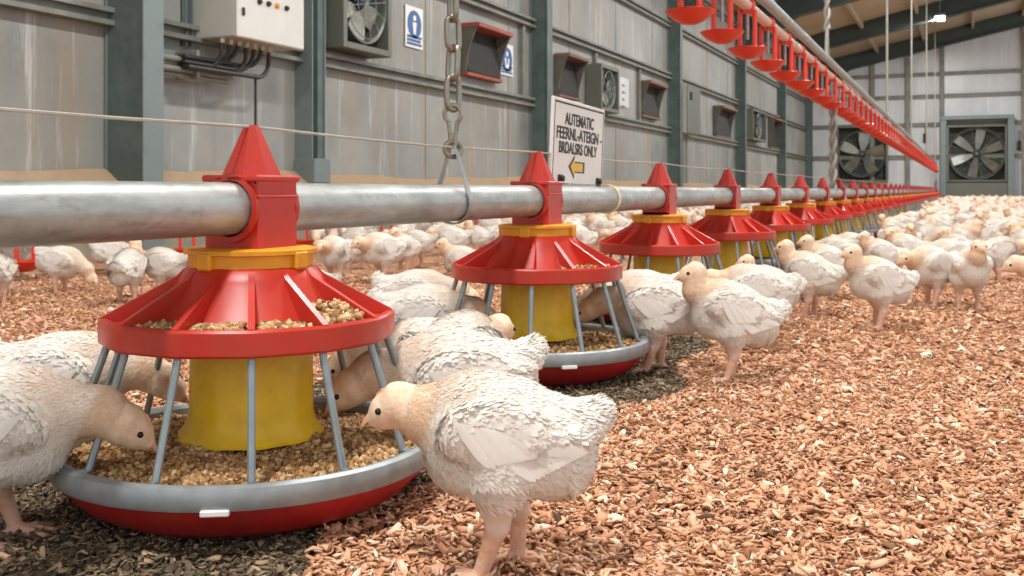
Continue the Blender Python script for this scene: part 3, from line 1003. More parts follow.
# pipe with couplings
root = empty('feed_pipe', (FX, 0, PZ)); tag(root, 'long galvanised feed pipe carrying the red feeders', 'pipe')
mb = MB(); mb.tube([(0, -1.2 + k * 0.5, 0) for k in range(60)], 0.0262, 28); mb.build('tube', M['pipe'], root)
for Yk in (5.0, 10.2, 15.5):
    mb = MB(); mb.tube([(0, Yk, 0), (0, Yk + 0.1, 0)], 0.03, 24); mb.build('coupling', M['galv'], root)
# tie on the pipe
Yt = Y_at(606.5, FX)
mb = MB(); mb.lathe([(0.0266, -0.005), (0.030, -0.005), (0.0305, 0.0), (0.030, 0.005), (0.0266, 0.005)], 28, closed=True, M=Matrix.Translation((FX, Yt, PZ)) @ Matrix.Rotation(R(90), 4, 'X') @ Matrix.Rotation(R(6), 4, 'Y'))
tag(mb.build('pipe_tie', M['ridge_tie']), 'cream rubber tie round the feed pipe right of the white sign', 'tie')
# anti roost cord over the caps
mb = MB()
pts = []
for i in range(-2, NF):
    pts.append((FX + 0.002, Y1 + i * DY, Hc(0.0645)))
    if i < NF - 1:
        for q in (0.25, 0.5, 0.75): pts.append((FX + 0.002, Y1 + (i + q) * DY, Hc(0.0645) - 0.004 * math.sin(math.pi * q)))
mb.tube(pts, 0.0016, 6)
tag(mb.build('anti_roost_wire', M['cord']), 'thin pale wire strung over the feeder caps above the pipe', 'wire')

# feed in pans and on covers
def pellet_mesh(P, size, name):
    """short hexagonal pellets at points P (n,3)"""
    n = len(P)
    a = np.arange(6) * math.pi / 3
    base = np.concatenate([np.c_[np.cos(a), np.sin(a), -np.ones(6)], np.c_[np.cos(a), np.sin(a), np.ones(6)]]) * np.array([0.5, 0.5, 0.75])
    Q = rng.normal(size=(n, 4)); Q /= np.linalg.norm(Q, axis=1)[:, None]
    w, x, y, z = Q.T
    Rm = np.stack([1 - 2 * (y * y + z * z), 2 * (x * y - z * w), 2 * (x * z + y * w), 2 * (x * y + z * w), 1 - 2 * (x * x + z * z), 2 * (y * z - x * w), 2 * (x * z - y * w), 2 * (y * z + x * w), 1 - 2 * (x * x + y * y)], 1).reshape(n, 3, 3)
    s = size * rng.uniform(0.7, 1.25, n)
    V = np.einsum('nij,kj->nki', Rm, base) * s[:, None, None] + P[:, None, :]
    F_ = []
    for k in range(6):
        l = (k + 1) % 6
        F_.append((k, l, 6 + l, 6 + k))
    F_ += [(0, 3, 2, 1), (0, 5, 4, 3), (6, 7, 8, 9), (6, 9, 10, 11)]
    F_ = np.array(F_)
    faces = (F_[None] + 12 * np.arange(n)[:, None, None]).reshape(-1, 4)
    return V.reshape(-1, 3), faces

def feed_height(r):
    return Hc(-0.2525) - np.clip((r - 0.07) / 0.105, 0, 1) ** 0.8 * 0.01

feed_meshes = {}
for i in range(10):
    n = [9000, 3600, 1400, 700][i] if i < 4 else 0
    key = i if i < 4 else 'far'
    if key not in feed_meshes:
        rr = np.sqrt(rng.uniform(0.055 ** 2, 0.174 ** 2, n)); aa = rng.uniform(0, 2 * math.pi, n)
        lump = 0.003 * np.sin(aa * 3 + 1) + 0.0015 * np.sin(aa * 7)
        P = np.c_[rr * np.cos(aa), rr * np.sin(aa), feed_height(rr) + lump + rng.normal(0, 0.0012, n)]
        V, Fc = pellet_mesh(P, 0.0043, 'feed')
        nr, na = 9, 48
        R_, A_ = np.meshgrid(np.linspace(0.05, 0.177, nr), np.arange(na) * 2 * math.pi / na, indexing='ij')
        G = np.c_[(R_ * np.cos(A_)).ravel(), (R_ * np.sin(A_)).ravel(), (feed_height(R_) + 0.003 * np.sin(A_ * 3 + 1) + 0.0015 * np.sin(A_ * 7) - 0.001).ravel()]
        gf = [(a * na + b, a * na + (b + 1) % na, (a + 1) * na + (b + 1) % na, (a + 1) * na + b) for a in range(nr - 1) for b in range(na)]
        allV = np.concatenate([G, V]); allF = np.concatenate([np.array(gf), Fc + len(G)])
        me = np_mesh('feed', allV, allF, [M['pellets'], M['feed_dark']], smooth=False)
        mi = np.zeros(len(allF), dtype=np.int32); mi[:len(gf)] = 1
        me.polygons.foreach_set('material_index', mi)
        feed_meshes[key] = me
    o = link('feed_pellets', feed_meshes[key]); o.location = (FX, Y1 + i * DY, 0)
    tag(o, 'brown feed pellets heaped in the pan of the %s' % ('nearest feeder' if i == 0 else ORD[i] + ' feeder'), 'feed', 'feed in the pans', 'stuff')
for i, secs in ((0, {1: (420, 0.016), 0: (130, 0.002), 12: (100, 0.002), 11: (60, 0.002)}), (1, {0: (50, 0.002), 1: (70, 0.003)})):
    P = []
    for k, (cnt, hh) in secs.items():
        for _ in range(cnt):
            r_ = random.uniform(0.103, 0.133); a = front_az + R(360 / 13) * k + R(random.uniform(3.5, 24))
            q = (0.133 - r_) / 0.03
            P.append((r_ * math.cos(a), r_ * math.sin(a), Hc(-0.1265) + random.random() * hh * (0.25 + q)))
    V, Fc = pellet_mesh(np.array(P), 0.0045, 'spill')
    o = link('spilled_feed', np_mesh('spilled_feed', V, Fc, M['pellets'], smooth=False)); o.location = (FX, Y1 + i * DY, 0)
    tag(o, 'feed crumbs lying on the cover ledge of the %s feeder' % ('nearest' if i == 0 else 'second'), 'feed', kind='stuff')

# ------------------------------------------------------------------ hanging chain and stirrup at the near stretch
Ych = Y_at(453, FX)
def link_mesh():
    L, W_, r = 0.056, 0.0135, 0.0042
    pts = []
    for k in range(9):
        a = math.pi * k / 8
        pts.append((W_ * math.cos(a) * 0.75, 0, L / 2 - W_ * 0.75 + W_ * 0.75 * math.sin(a) - r))
    for k in range(9):
        a = math.pi + math.pi * k / 8
        pts.append((W_ * math.cos(a) * 0.75, 0, -L / 2 + W_ * 0.75 + W_ * 0.75 * math.sin(a) + r))
    mb = MB(); mb.tube(pts, r, 9, closed=True)
    return mb.mesh('chain_link', M['chain'], 60)
lm = link_mesh()
root = empty('hanging_chain', (FX, Ych, Hc(0.112))); tag(root, 'steel link chain holding up the feed pipe in the foreground', 'chain')
zt = EAVE + (FX - WX) * RISE - Hc(0.112)
k = 0
while k * 0.0425 + 0.03 < min(zt, 4.0):
    o = link('chain_link', lm, root); o.location = (0, 0, 0.026 + k * 0.0425)
    o.rotation_euler = (R(4 * math.sin(k * 2.1)), 0, YAW + R(35) + (math.pi / 2 if k % 2 else 0) + R(8 * math.sin(k * 1.3)))
    k += 1
    if k >= 95: break
# swivel hook
root = empty('chain_hook', (FX, Ych, Hc(0.05))); tag(root, 'steel eye hook between the chain and the pipe hanger', 'hook'); 
pts = [(0.012 * math.sin(t) * (1 if t > 0 else 1), 0, 0.05 + 0.013 * math.cos(t)) for t in np.linspace(-2.6, 2.6, 15)]
pts = [(x, 0, z + 0.008) for x, _, z in pts]
pts = [(-0.003, 0, 0.012)] + [(-0.004, 0, 0.03)] + pts + [(0.004, 0, 0.03), (0.003, 0, 0.012)]
mb = MB(); mb.tube(pts, 0.0033, 9); o = mb.build('eye', M['chain'], root); o.rotation_euler = (0, 0, YAW)
mb = MB(); mb.tube([(0.013 * math.cos(t), 0, 0.008 + 0.011 * math.sin(t)) for t in np.linspace(0, 2 * math.pi, 18)[:-1]], 0.0036, 9, closed=True); o = mb.build('ring', M['chain'], root); o.rotation_euler = (0, 0, YAW + 0.5)
# stirrup strap around the pipe
mb = MB()
path = [(0.004, 0.062)]
for k in range(15):
    a = R(35) - R(250) * k / 14
    path.append((0.0285 * math.cos(a), -0.0184 - 0.0 + 0.0285 * math.sin(a)))
path.append((-0.004, 0.062))
vs, fs = [], []
hw = 0.006
for (x, h) in path:
    for t in (0, 0.0022):
        rr = math.hypot(x, h + 0.0184); f = (rr + t) / rr
        for y in (-hw, hw):
            vs.append((x * f, y, Hc(-0.0184 + (h + 0.0184) * f)))
for k in range(len(path) - 1):
    b, c = 4 * k, 4 * k + 4
    fs += [(b, b + 1, c + 1, c), (b + 2, c + 2, c + 3, b + 3), (b, c, c + 2, b + 2), (b + 1, b + 3, c + 3, c + 1)]
fs += [(0, 2, 3, 1), (4 * len(path) - 4, 4 * len(path) - 3, 4 * len(path) - 1, 4 * len(path) - 2)]
mb.add(vs, fs)
o = mb.build('pipe_hanger', M['galv']); o.location = (FX, Ych, 0)
tag(o, 'flat steel stirrup wrapped round the feed pipe below the chain', 'hanger')

# ------------------------------------------------------------------ sign on the pipe
Ys0, Ys1 = Y_at(549, FX), Y_at(600.5, FX)
w = Ys1 - Ys0; zb_, zt_ = Hc(0.010), Hc(0.163)
h = zt_ - zb_
root = empty('feeding_sign', (FX, (Ys0 + Ys1) / 2, zb_)); tag(root, 'white sign board with black lettering and yellow arrow on the pipe', 'sign')
root.rotation_euler = (R(-1.2), R(2), 0)
mb = MB(); mb.box((-0.003, -w / 2, 0), (0.003, w / 2, h), bev=0.0012); mb.build('board', M['white_sign'], root, smooth=False)
mb = MB()
e = 0.006; t = 0.0016
mb.box((0.003, -w / 2 + e, h - e - 2 * t), (0.0036, w / 2 - e, h - e), ); mb.box((0.003, -w / 2 + e, e), (0.0036, -w / 2 + e + t, h - e)); mb.box((0.003, w / 2 - e - t, e), (0.0036, w / 2 - e, h - e))
mb.build('border', M['ink'], root, smooth=False)
def lettering(txt, yc, zc, width, height, parent, mat, x=0.0033):
    cu = bpy.data.curves.new('txt', 'FONT'); cu.body = txt; cu.size = 1; cu.extrude = 0.02; cu.offset = 0.018
    cu.align_x = 'CENTER'; cu.align_y = 'CENTER'
    to = bpy.data.objects.new('txt', cu); COL.objects.link(to)
    dg = bpy.context.evaluated_depsgraph_get()
    me = bpy.data.meshes.new_from_object(to.evaluated_get(dg))
    bpy.data.objects.remove(to)
    co = np.zeros(len(me.vertices) * 3); me.vertices.foreach_get('co', co); co = co.reshape(-1, 3)
    lo, hi = co.min(0), co.max(0)
    c = (lo + hi) / 2
    out = np.c_[(co[:, 2] - lo[2]) / (hi[2] - lo[2]) * 0.0006 + x, (co[:, 0] - c[0]) / (hi[0] - lo[0]) * width + yc, (co[:, 1] - c[1]) / (hi[1] - lo[1]) * height + zc]
    me.vertices.foreach_set('co', out.ravel()); me.update()
    me.materials.clear(); me.materials.append(mat)
    return link('lettering', me, parent)
lettering('AUTEMATIC', -0.004, h * 0.775, w * 0.56, 0.0225, root, M['ink'])
lettering('FEERNL-ATEIGN -', 0.002, h * 0.60, w * 0.88, 0.0225, root, M['ink'])
lettering('BRDALSRS ONLY', -0.004, h * 0.43, w * 0.74, 0.0215, root, M['ink'])
ax, az = -0.012, h * 0.21
def arrow(s, x0, x1, mat, name):
    mb = MB(); mb.prism([(ax - 0.036 * s, az), (ax - 0.012, az + 0.019 * s), (ax - 0.012, az + 0.009 * s), (ax + 0.036 * s, az + 0.009 * s), (ax + 0.036 * s, az - 0.009 * s), (ax - 0.012, az - 0.009 * s), (ax - 0.012, az - 0.019 * s)], 0, x0, x1)
    mb.build(name, mat, root, smooth=False)
arrow(1.16, 0.003, 0.0036, M['ink'], 'arrow_outline'); arrow(0.88, 0.0036, 0.0040, M['arrow'], 'arrow')
for yy in (-w * 0.34, w * 0.40):
    mb = MB(); mb.box((-0.006, yy - 0.011, -0.003), (0.007, yy + 0.011, 0.016), bev=0.002); mb.tube([(0.004, yy, 0.009), (0.011, yy, 0.009)], 0.005, 10); mb.build('clip', M['black'], root)
mb = MB(); mb.box((-0.005, -w * 0.40, -0.006), (0.005, w * 0.46, 0.003), bev=0.001); mb.build('bracket', M['galv'], root)

# ------------------------------------------------------------------ drinker lines
def cup_parts(sink, top, bowl_z):
    """origin on the floor below; top = height where the straps clip to the water pipe, bowl_z = bowl rim height"""
    mb = sink('bowl', 'red_cup')
    mb.lathe([(0, bowl_z - 0.036), (0.02, bowl_z - 0.035), (0.045, bowl_z - 0.022), (0.062, bowl_z - 0.006), (0.066, bowl_z), (0.0635, bowl_z + 0.001), (0.058, bowl_z - 0.004), (0.04, bowl_z - 0.017), (0.014, bowl_z - 0.026), (0.012, bowl_z - 0.008), (0, bowl_z - 0.008)], 28)
    for s in (-1, 1):
        mb = sink('strap', 'red_cup')
        Mx = Matrix.Rotation(R(38), 4, 'Z')
        x = s * 0.027
        mb.box((x - 0.006, -0.008, bowl_z - 0.022), (x + 0.006, 0.008, top + 0.0), M=Mx, bev=0.002)
        mb.box((min(x, 0), -0.006, top - 0.014), (max(x, 0), 0.006, top - 0.002), M=Mx, bev=0.002)
    mb = sink('saddle', 'red_cup')
    mb.lathe([(0.019, -0.012), (0.025, -0.012), (0.025, 0.012), (0.019, 0.012)], 18, closed=True, M=Matrix.Translation((0, 0, top + 0.012)) @ Matrix.Rotation(R(90), 4, 'X'))
    mb.box((-0.01, -0.032, top - 0.014), (0.01, 0.032, top - 0.004), bev=0.002)
    mb = sink('nipple', 'galv')
    mb.tube([(0, 0, top - 0.005), (0, 0, bowl_z + 0.03)], 0.006, 8)

def drinker_line(X, ystart, yend, spacing, zpipe, zbowl, nparts, where, plabel, rail_dz=0.075, rail_dx=0.0):
    P = Parts(); cup_parts(P, zpipe - 0.012, zbowl); pm = [(n_, mb.mesh(n_, M[m], 35)) for n_, m, mb in P.list]
    J = Joined(); cup_parts(J, zpipe - 0.012, zbowl); jm = J.mb.mesh('drinker_cup', [M[m] for m in J.mats], 35)
    Y = ystart; i = 0
    while Y < yend:
        if i < nparts:
            r_ = empty('drinker_cup', (X, Y, 0))
            for n_, me in pm: link(n_, me, r_)
            lab = '%s red drinker cup %s' % (ORD[i] if i < 20 else 'distant', where)
        else:
            r_ = link('drinker_cup', jm); r_.location = (X, Y, 0)
            lab = 'distant small red drinker cup ' + where
        tag(r_, lab, 'drinker', 'drinker cups ' + where)
        Y += spacing; i += 1
    root = empty('drinker_pipe', (X, 0, zpipe)); tag(root, plabel, 'pipe')
    mb = MB(); mb.tube([(0, ystart - 4.5, 0), (0, yend, 0)], 0.0185, 18); mb.build('water_pipe', M['water_pipe'], root)
    mb = MB(); mb.tube([(rail_dx, ystart - 4.5, rail_dz), (rail_dx, yend, rail_dz)], 0.02, 18); mb.build('support_rail', M['galv'], root)
    return root
RX = -0.665
Zw = Hc(0.617)
yc0 = Y_at(690, RX)
drinker_line(RX, yc0, EY - 0.6, 0.385, Zw, Hc(0.475), 20, 'along the raised line from the near end', 'raised pink water pipe and grey rail carrying red drinker cups')
LX = -2.92
yl0 = Y_at(25, LX)
drinker_line(LX, yl0, 22.0, 0.39, Hc(-0.075), Hc(-0.243), 16, 'along the low line behind the feeders from the left', 'low water pipe and rail behind the feeder row near the wall')

# ropes and twisted chains
def twisted(root, name, x, y, z0, z1, r, mat):
    n = max(10, int((z1 - z0) / 0.02))
    mb = MB()
    for ph in (0, math.pi):
        pts = [(x + r * math.cos(ph + k * 0.75), y + r * math.sin(ph + k * 0.75), z0 + (z1 - z0) * k / n) for k in range(n + 1)]
        mb.tube(pts, r * 0.85, 6)
    return mb.build(name, mat, root)
Yr = Y_at(827, RX)
zroof = EAVE + (RX - WX) * RISE
root = empty('suspension_rope', (RX, Yr, Hc(0.69))); tag(root, 'thick twisted rope splitting into a sling round the raised pipe', 'rope')
twisted(root, 'rope', 0, 0, 0.16, zroof - Hc(0.69), 0.011, M['rope'])
for s in (-1, 1):
    mb = MB(); mb.tube([(0, 0, 0.17), (0, s * 0.02, 0.1), (0, s * 0.05, -0.02)], 0.009, 8); mb.build('sling', M['rope'], root)
Yr2 = Y_at(833, FX)
root = empty('suspension_rope', (FX, Yr2, PZ)); tag(root, 'twisted rope running down from the raised pipe to the feed pipe', 'rope')
twisted(root, 'rope', 0, 0, 0.02, 0.60, 0.013, M['rope'])
for px, lab in ((887, 'long thin rope in front of the left end wall fan'), (911.5, 'pale rope between the two end wall fans'), (926.5, 'thin rope just left of the bright lamp'), (935, 'thin rope directly below the bright lamp')):
    Yp = Y_at(px, RX)
    root = empty('hanging_rope', (RX, Yp, Hc(0.69))); tag(root, lab, 'cord', 'cords holding the raised pipe')
    mb = MB(); mb.tube([(0, 0, 0.02), (0, 0, zroof - Hc(0.69))], 0.011 if px < 915 else 0.013, 8); mb.build('strand', M['rope'], root)
    mb = MB(); mb.box((-0.03, -0.03, -0.04), (0.03, 0.03, 0.03), bev=0.008); mb.build('clamp', M['galv'], root)

# ------------------------------------------------------------------ chickens
def surface_nets(f, org, h):
    s = f < 0
    nx, ny, nz = f.shape
    acc = np.zeros((nx - 1, ny - 1, nz - 1, 3), np.float32); cnt = np.zeros((nx - 1, ny - 1, nz - 1), np.float32)
    corners = [(i, j, k) for i in (0, 1) for j in (0, 1) for k in (0, 1)]
    def sub(A, c): return A[c[0]:nx - 1 + c[0], c[1]:ny - 1 + c[1], c[2]:nz - 1 + c[2]]
    for a in range(8):
        for b in range(a + 1, 8):
            ca, cb = corners[a], corners[b]
            if sum(abs(p - q) for p, q in zip(ca, cb)) != 1: continue
            m = sub(s, ca) != sub(s, cb)
            fa, fb = sub(f, ca), sub(f, cb)
            t = np.where(m, fa / np.where(m, fa - fb, 1), 0)
            for ax in range(3):
                acc[..., ax] += np.where(m, ca[ax] + t * (cb[ax] - ca[ax]), 0)
            cnt += m
    act = cnt > 0
    idx = -np.ones(act.shape, np.int64); ii = np.argwhere(act); idx[act] = np.arange(len(ii))
    V = (acc[act] / cnt[act][:, None] + ii) * h + org
    faces = []
    for ax in range(3):
        o = [k for k in range(3) if k != ax]
        sl0 = [slice(None)] * 3; sl1 = [slice(None)] * 3
        sl0[ax] = slice(0, -1); sl1[ax] = slice(1, None)
        d0, d1 = s[tuple(sl0)], s[tuple(sl1)]
        e = np.argwhere(d0 != d1)
        ok = np.all([(e[:, q] > 0) & (e[:, q] < f.shape[q] - 1) for q in o], axis=0)
        e = e[ok]
        def at(d1_, d2_):
            q = e.copy(); q[:, o[0]] += d1_; q[:, o[1]] += d2_
            return idx[q[:, 0], q[:, 1], q[:, 2]]
        quad = np.stack([at(-1, -1), at(0, -1), at(0, 0), at(-1, 0)], 1)
        flip = d0[e[:, 0], e[:, 1], e[:, 2]]
        if ax == 1: flip = ~flip
        quad[~flip] = quad[~flip][:, ::-1]
        faces.append(quad)
    return V, np.concatenate(faces)

def rotY(p, ang, c):
    x, y, z = p[0] - c[0], p[1], p[2] - c[2]
    ca, sa = math.cos(ang), math.sin(ang)
    return (c[0] + x * ca - z * sa, y, c[2] + x * sa + z * ca)

POSES = {   # units: centimetres, +x forward; pitch>0 raises the breast
    'forward': dict(pitch=3, head=(8.7, 0.2, 13.3), hd=(1, 0.05, -0.38), mid=(6.1, 0.1, 13.0), drop=0, legs=((0.9, 0.4), (-1.5, -0.6))),
    'alert':   dict(pitch=13, head=(6.0, 0.3, 17.6), hd=(1, 0.1, -0.12), mid=(5.2, 0.1, 15.0), drop=0, legs=((0.5, 0.2), (-0.9, -0.4))),
    'turned':  dict(pitch=10, head=(5.6, 1.5, 17.0), hd=(0.5, 0.85, -0.15), mid=(5.0, 0.5, 14.6), drop=0, legs=((0.8, 0.2), (-1.2, -0.4))),
    'feeding': dict(pitch=-4, head=(11.0, 0.2, 9.6), hd=(0.82, 0.0, -0.58), mid=(8.4, 0.1, 11.4), drop=-0.6, legs=((0.8, 0.3), (-1.2, -0.4))),
    'grazing': dict(pitch=-12, head=(9.8, 0.3, 4.3), hd=(0.6, 0.0, -0.8), mid=(8.0, 0.1, 8.0), drop=-0.4, legs=((0.6, 0.3), (-1.0, -0.4))),
    'resting': dict(pitch=3, head=(7.0, 0.4, 11.0), hd=(1, 0.2, -0.2), mid=(5.4, 0.1, 9.2), drop=-6.1, legs=None),
}

def bird_prims(pose):
    P = POSES[pose]
    c = (-0.5, 0, 10.5)
    pa = R(P['pitch'])
    dz = P['drop']
    def B(p):
        q = rotY(p, pa, c); return np.array((q[0], q[1], q[2] + dz))
    hd = np.array(P['hd'], float); hd /= np.linalg.norm(hd)
    head = np.array(P['head'], float); mid = np.array(P['mid'], float)
    pr = []    # (type, data, k, zone)
    E = lambda ctr, r, ang=0.0, k=1.2, zone='body': pr.append(('e', B(ctr), np.array(r, float), pa + R(ang), k, zone))
    def Cp(a, b, ra, rb, k=0.8, zone='body'): pr.append(('c', np.array(a, float), np.array(b, float), ra, rb, k, zone))
    E((-1.0, 0, 11.4), (6.2, 4.1, 4.3), 6)
    E((2.4, 0, 10.3), (3.6, 3.5, 3.9), 0, 1.6)
    E((-4.3, 0, 10.3), (3.3, 3.5, 3.6), -20, 1.6)
    E((0.2, 0, 13.4), (4.2, 3.0, 2.6), 6, 1.5)
    Cp(B((-5.6, 0, 12.6)), B((-7.9, 0, 13.8)), 2.1, 1.0, 1.4)
    Cp(B((-5.6, 0.9, 12.4)), B((-7.4, 1.2, 13.2)), 1.4, 0.8, 1.2)
    Cp(B((-5.6, -0.9, 12.4)), B((-7.4, -1.2, 13.2)), 1.4, 0.8, 1.2)
    nb = B((3.0, 0, 13.0))
    Cp(nb, mid, 2.8, 2.1, 1.8, 'neck')
    Cp(mid, head - hd * 0.6, 2.1, 1.6, 0.8, 'neck')
    Cp(head - hd * 0.55 + np.array((0, 0, 0.1)), head + hd * 0.45, 1.95, 1.5, 0.6, 'head')
    Cp(head + hd * 0.6 - np.array((0, 0, 0.15)), head + hd * 1.6 - np.array((0, 0, 0.35)), 1.1, 0.6, 0.7, 'head')
    for s in (-1, 1):
        # wing
        pr.append(('e', B((-0.6, s * 3.75, 12.1)), np.array((4.7, 0.95, 2.7)), (pa + R(3), s * 0.1), 0.6, 'wing'))
        Cp(B((-3.2, s * 3.4, 12.2)), B((-7.0, s * 2.3, 12.5)), 1.15, 0.45, 0.6, 'wing')
        Cp(B((3.0, s * 2.9, 12.0)), B((1.8, s * 3.3, 12.5)), 1.5, 1.4, 0.9, 'wing')
    if P['legs']:
        for s, (fx, hx) in zip((1, -1), P['legs']):
            hip = B((-0.6, s * 2.3, 8.4))
            hock = np.array((hx - 0.9, s * 2.35, 4.7)); ank = np.array((fx, s * 2.5, 0.75))
            Cp(hip, hock, 2.5, 0.95, 1.5, 'thigh')
            Cp(hock, ank, 0.85, 0.62, 0.5, 'leg')
            for ty, L in ((0.0, 3.4), (1.5, 2.8), (-1.5, 2.8)):
                m = ank + np.array((L * 0.5, ty * 0.55, -0.28)); e = ank + np.array((L, ty, -0.5))
                Cp(ank + np.array((0, 0, -0.2)), m, 0.55, 0.42, 0.25, 'leg'); Cp(m, e, 0.42, 0.26, 0.2, 'leg')
            Cp(ank + np.array((0, 0, -0.2)), ank + np.array((-1.5, -0.5 * s, -0.48)), 0.45, 0.26, 0.25, 'leg')
    else:
        for s in (-1, 1):
            pr.append(('e', np.array((0.2, s * 3.1, 3.0)), np.array((3.4, 1.9, 2.6)), 0.2, 1.2, 'thigh'))
            Cp((2.2, s * 2.6, 0.7), (5.0, s * 3.0, 0.35), 0.6, 0.32, 0.4, 'leg')
    return pr, head, hd

def eval_prims(pr, X, Y, Z):
    f = None
    d_by = {}
    for p in pr:
        if p[0] == 'e':
            _, c, r, ang, k, zone = p
            ang, yw = ang if isinstance(ang, tuple) else (ang, 0.0)
            ca, sa = math.cos(ang), math.sin(ang)
            dx, dy, dz = X - c[0], Y - c[1], Z - c[2]
            if yw:
                dx, dy = dx * math.cos(yw) + dy * math.sin(yw), dy * math.cos(yw) - dx * math.sin(yw)
            u, w = dx * ca + dz * sa, -dx * sa + dz * ca
            k0 = np.sqrt((u / r[0]) ** 2 + (dy / r[1]) ** 2 + (w / r[2]) ** 2) + 1e-6
            k1 = np.sqrt((u / r[0] ** 2) ** 2 + (dy / r[1] ** 2) ** 2 + (w / r[2] ** 2) ** 2) + 1e-6
            d = k0 * (k0 - 1) / k1
        else:
            _, a, b, ra, rb, k, zone = p
            ab = b - a; L2 = float(ab @ ab)
            t = np.clip(((X - a[0]) * ab[0] + (Y - a[1]) * ab[1] + (Z - a[2]) * ab[2]) / L2, 0, 1)
            d = np.sqrt((X - a[0] - t * ab[0]) ** 2 + (Y - a[1] - t * ab[1]) ** 2 + (Z - a[2] - t * ab[2]) ** 2) - (ra + (rb - ra) * t)
        d = d.astype(np.float32)
        d_by[zone] = np.minimum(d_by[zone], d) if zone in d_by else d
        if f is None: f = d
        else:
            hh = np.maximum(k - np.abs(f - d), 0) / k
            f = np.minimum(f, d) - hh * hh * k * 0.25
    return f, d_by

def sstep(a, b, x):
    t = np.clip((x - a) / (b - a), 0, 1); return t * t * (3 - 2 * t)

def zones(d_by, V):
    big = np.full(len(V), 99.0)
    g = lambda z: d_by.get(z, big)
    dh, dn, dl = g('head'), g('neck'), g('leg')
    body = np.minimum(np.minimum(g('body'), g('wing')), g('thigh'))
    leg = sstep(0.25, -0.25, dl - np.minimum(g('thigh'), body) + 0.1)
    head = np.clip(sstep(2.2, 0.2, dh - np.minimum(body, 9)) * 0.85 * (dh < dn + 2.0) + 0.45 * sstep(1.5, -0.8, dn - body), 0, 1)
    skin = 0.22 * sstep(1.2, 0.0, g('thigh')) + 0.35 * sstep(0.0, 2.0, g('wing')) * sstep(11.5, 8, V[:, 2])
    return leg, head, np.clip(skin, 0, 0.8)

def add_zone(me, arr):
    at = me.color_attributes.new('zone', 'FLOAT_COLOR', 'POINT')
    at.data.foreach_set('color', np.c_[arr, np.ones(len(arr))].astype(np.float32).ravel())

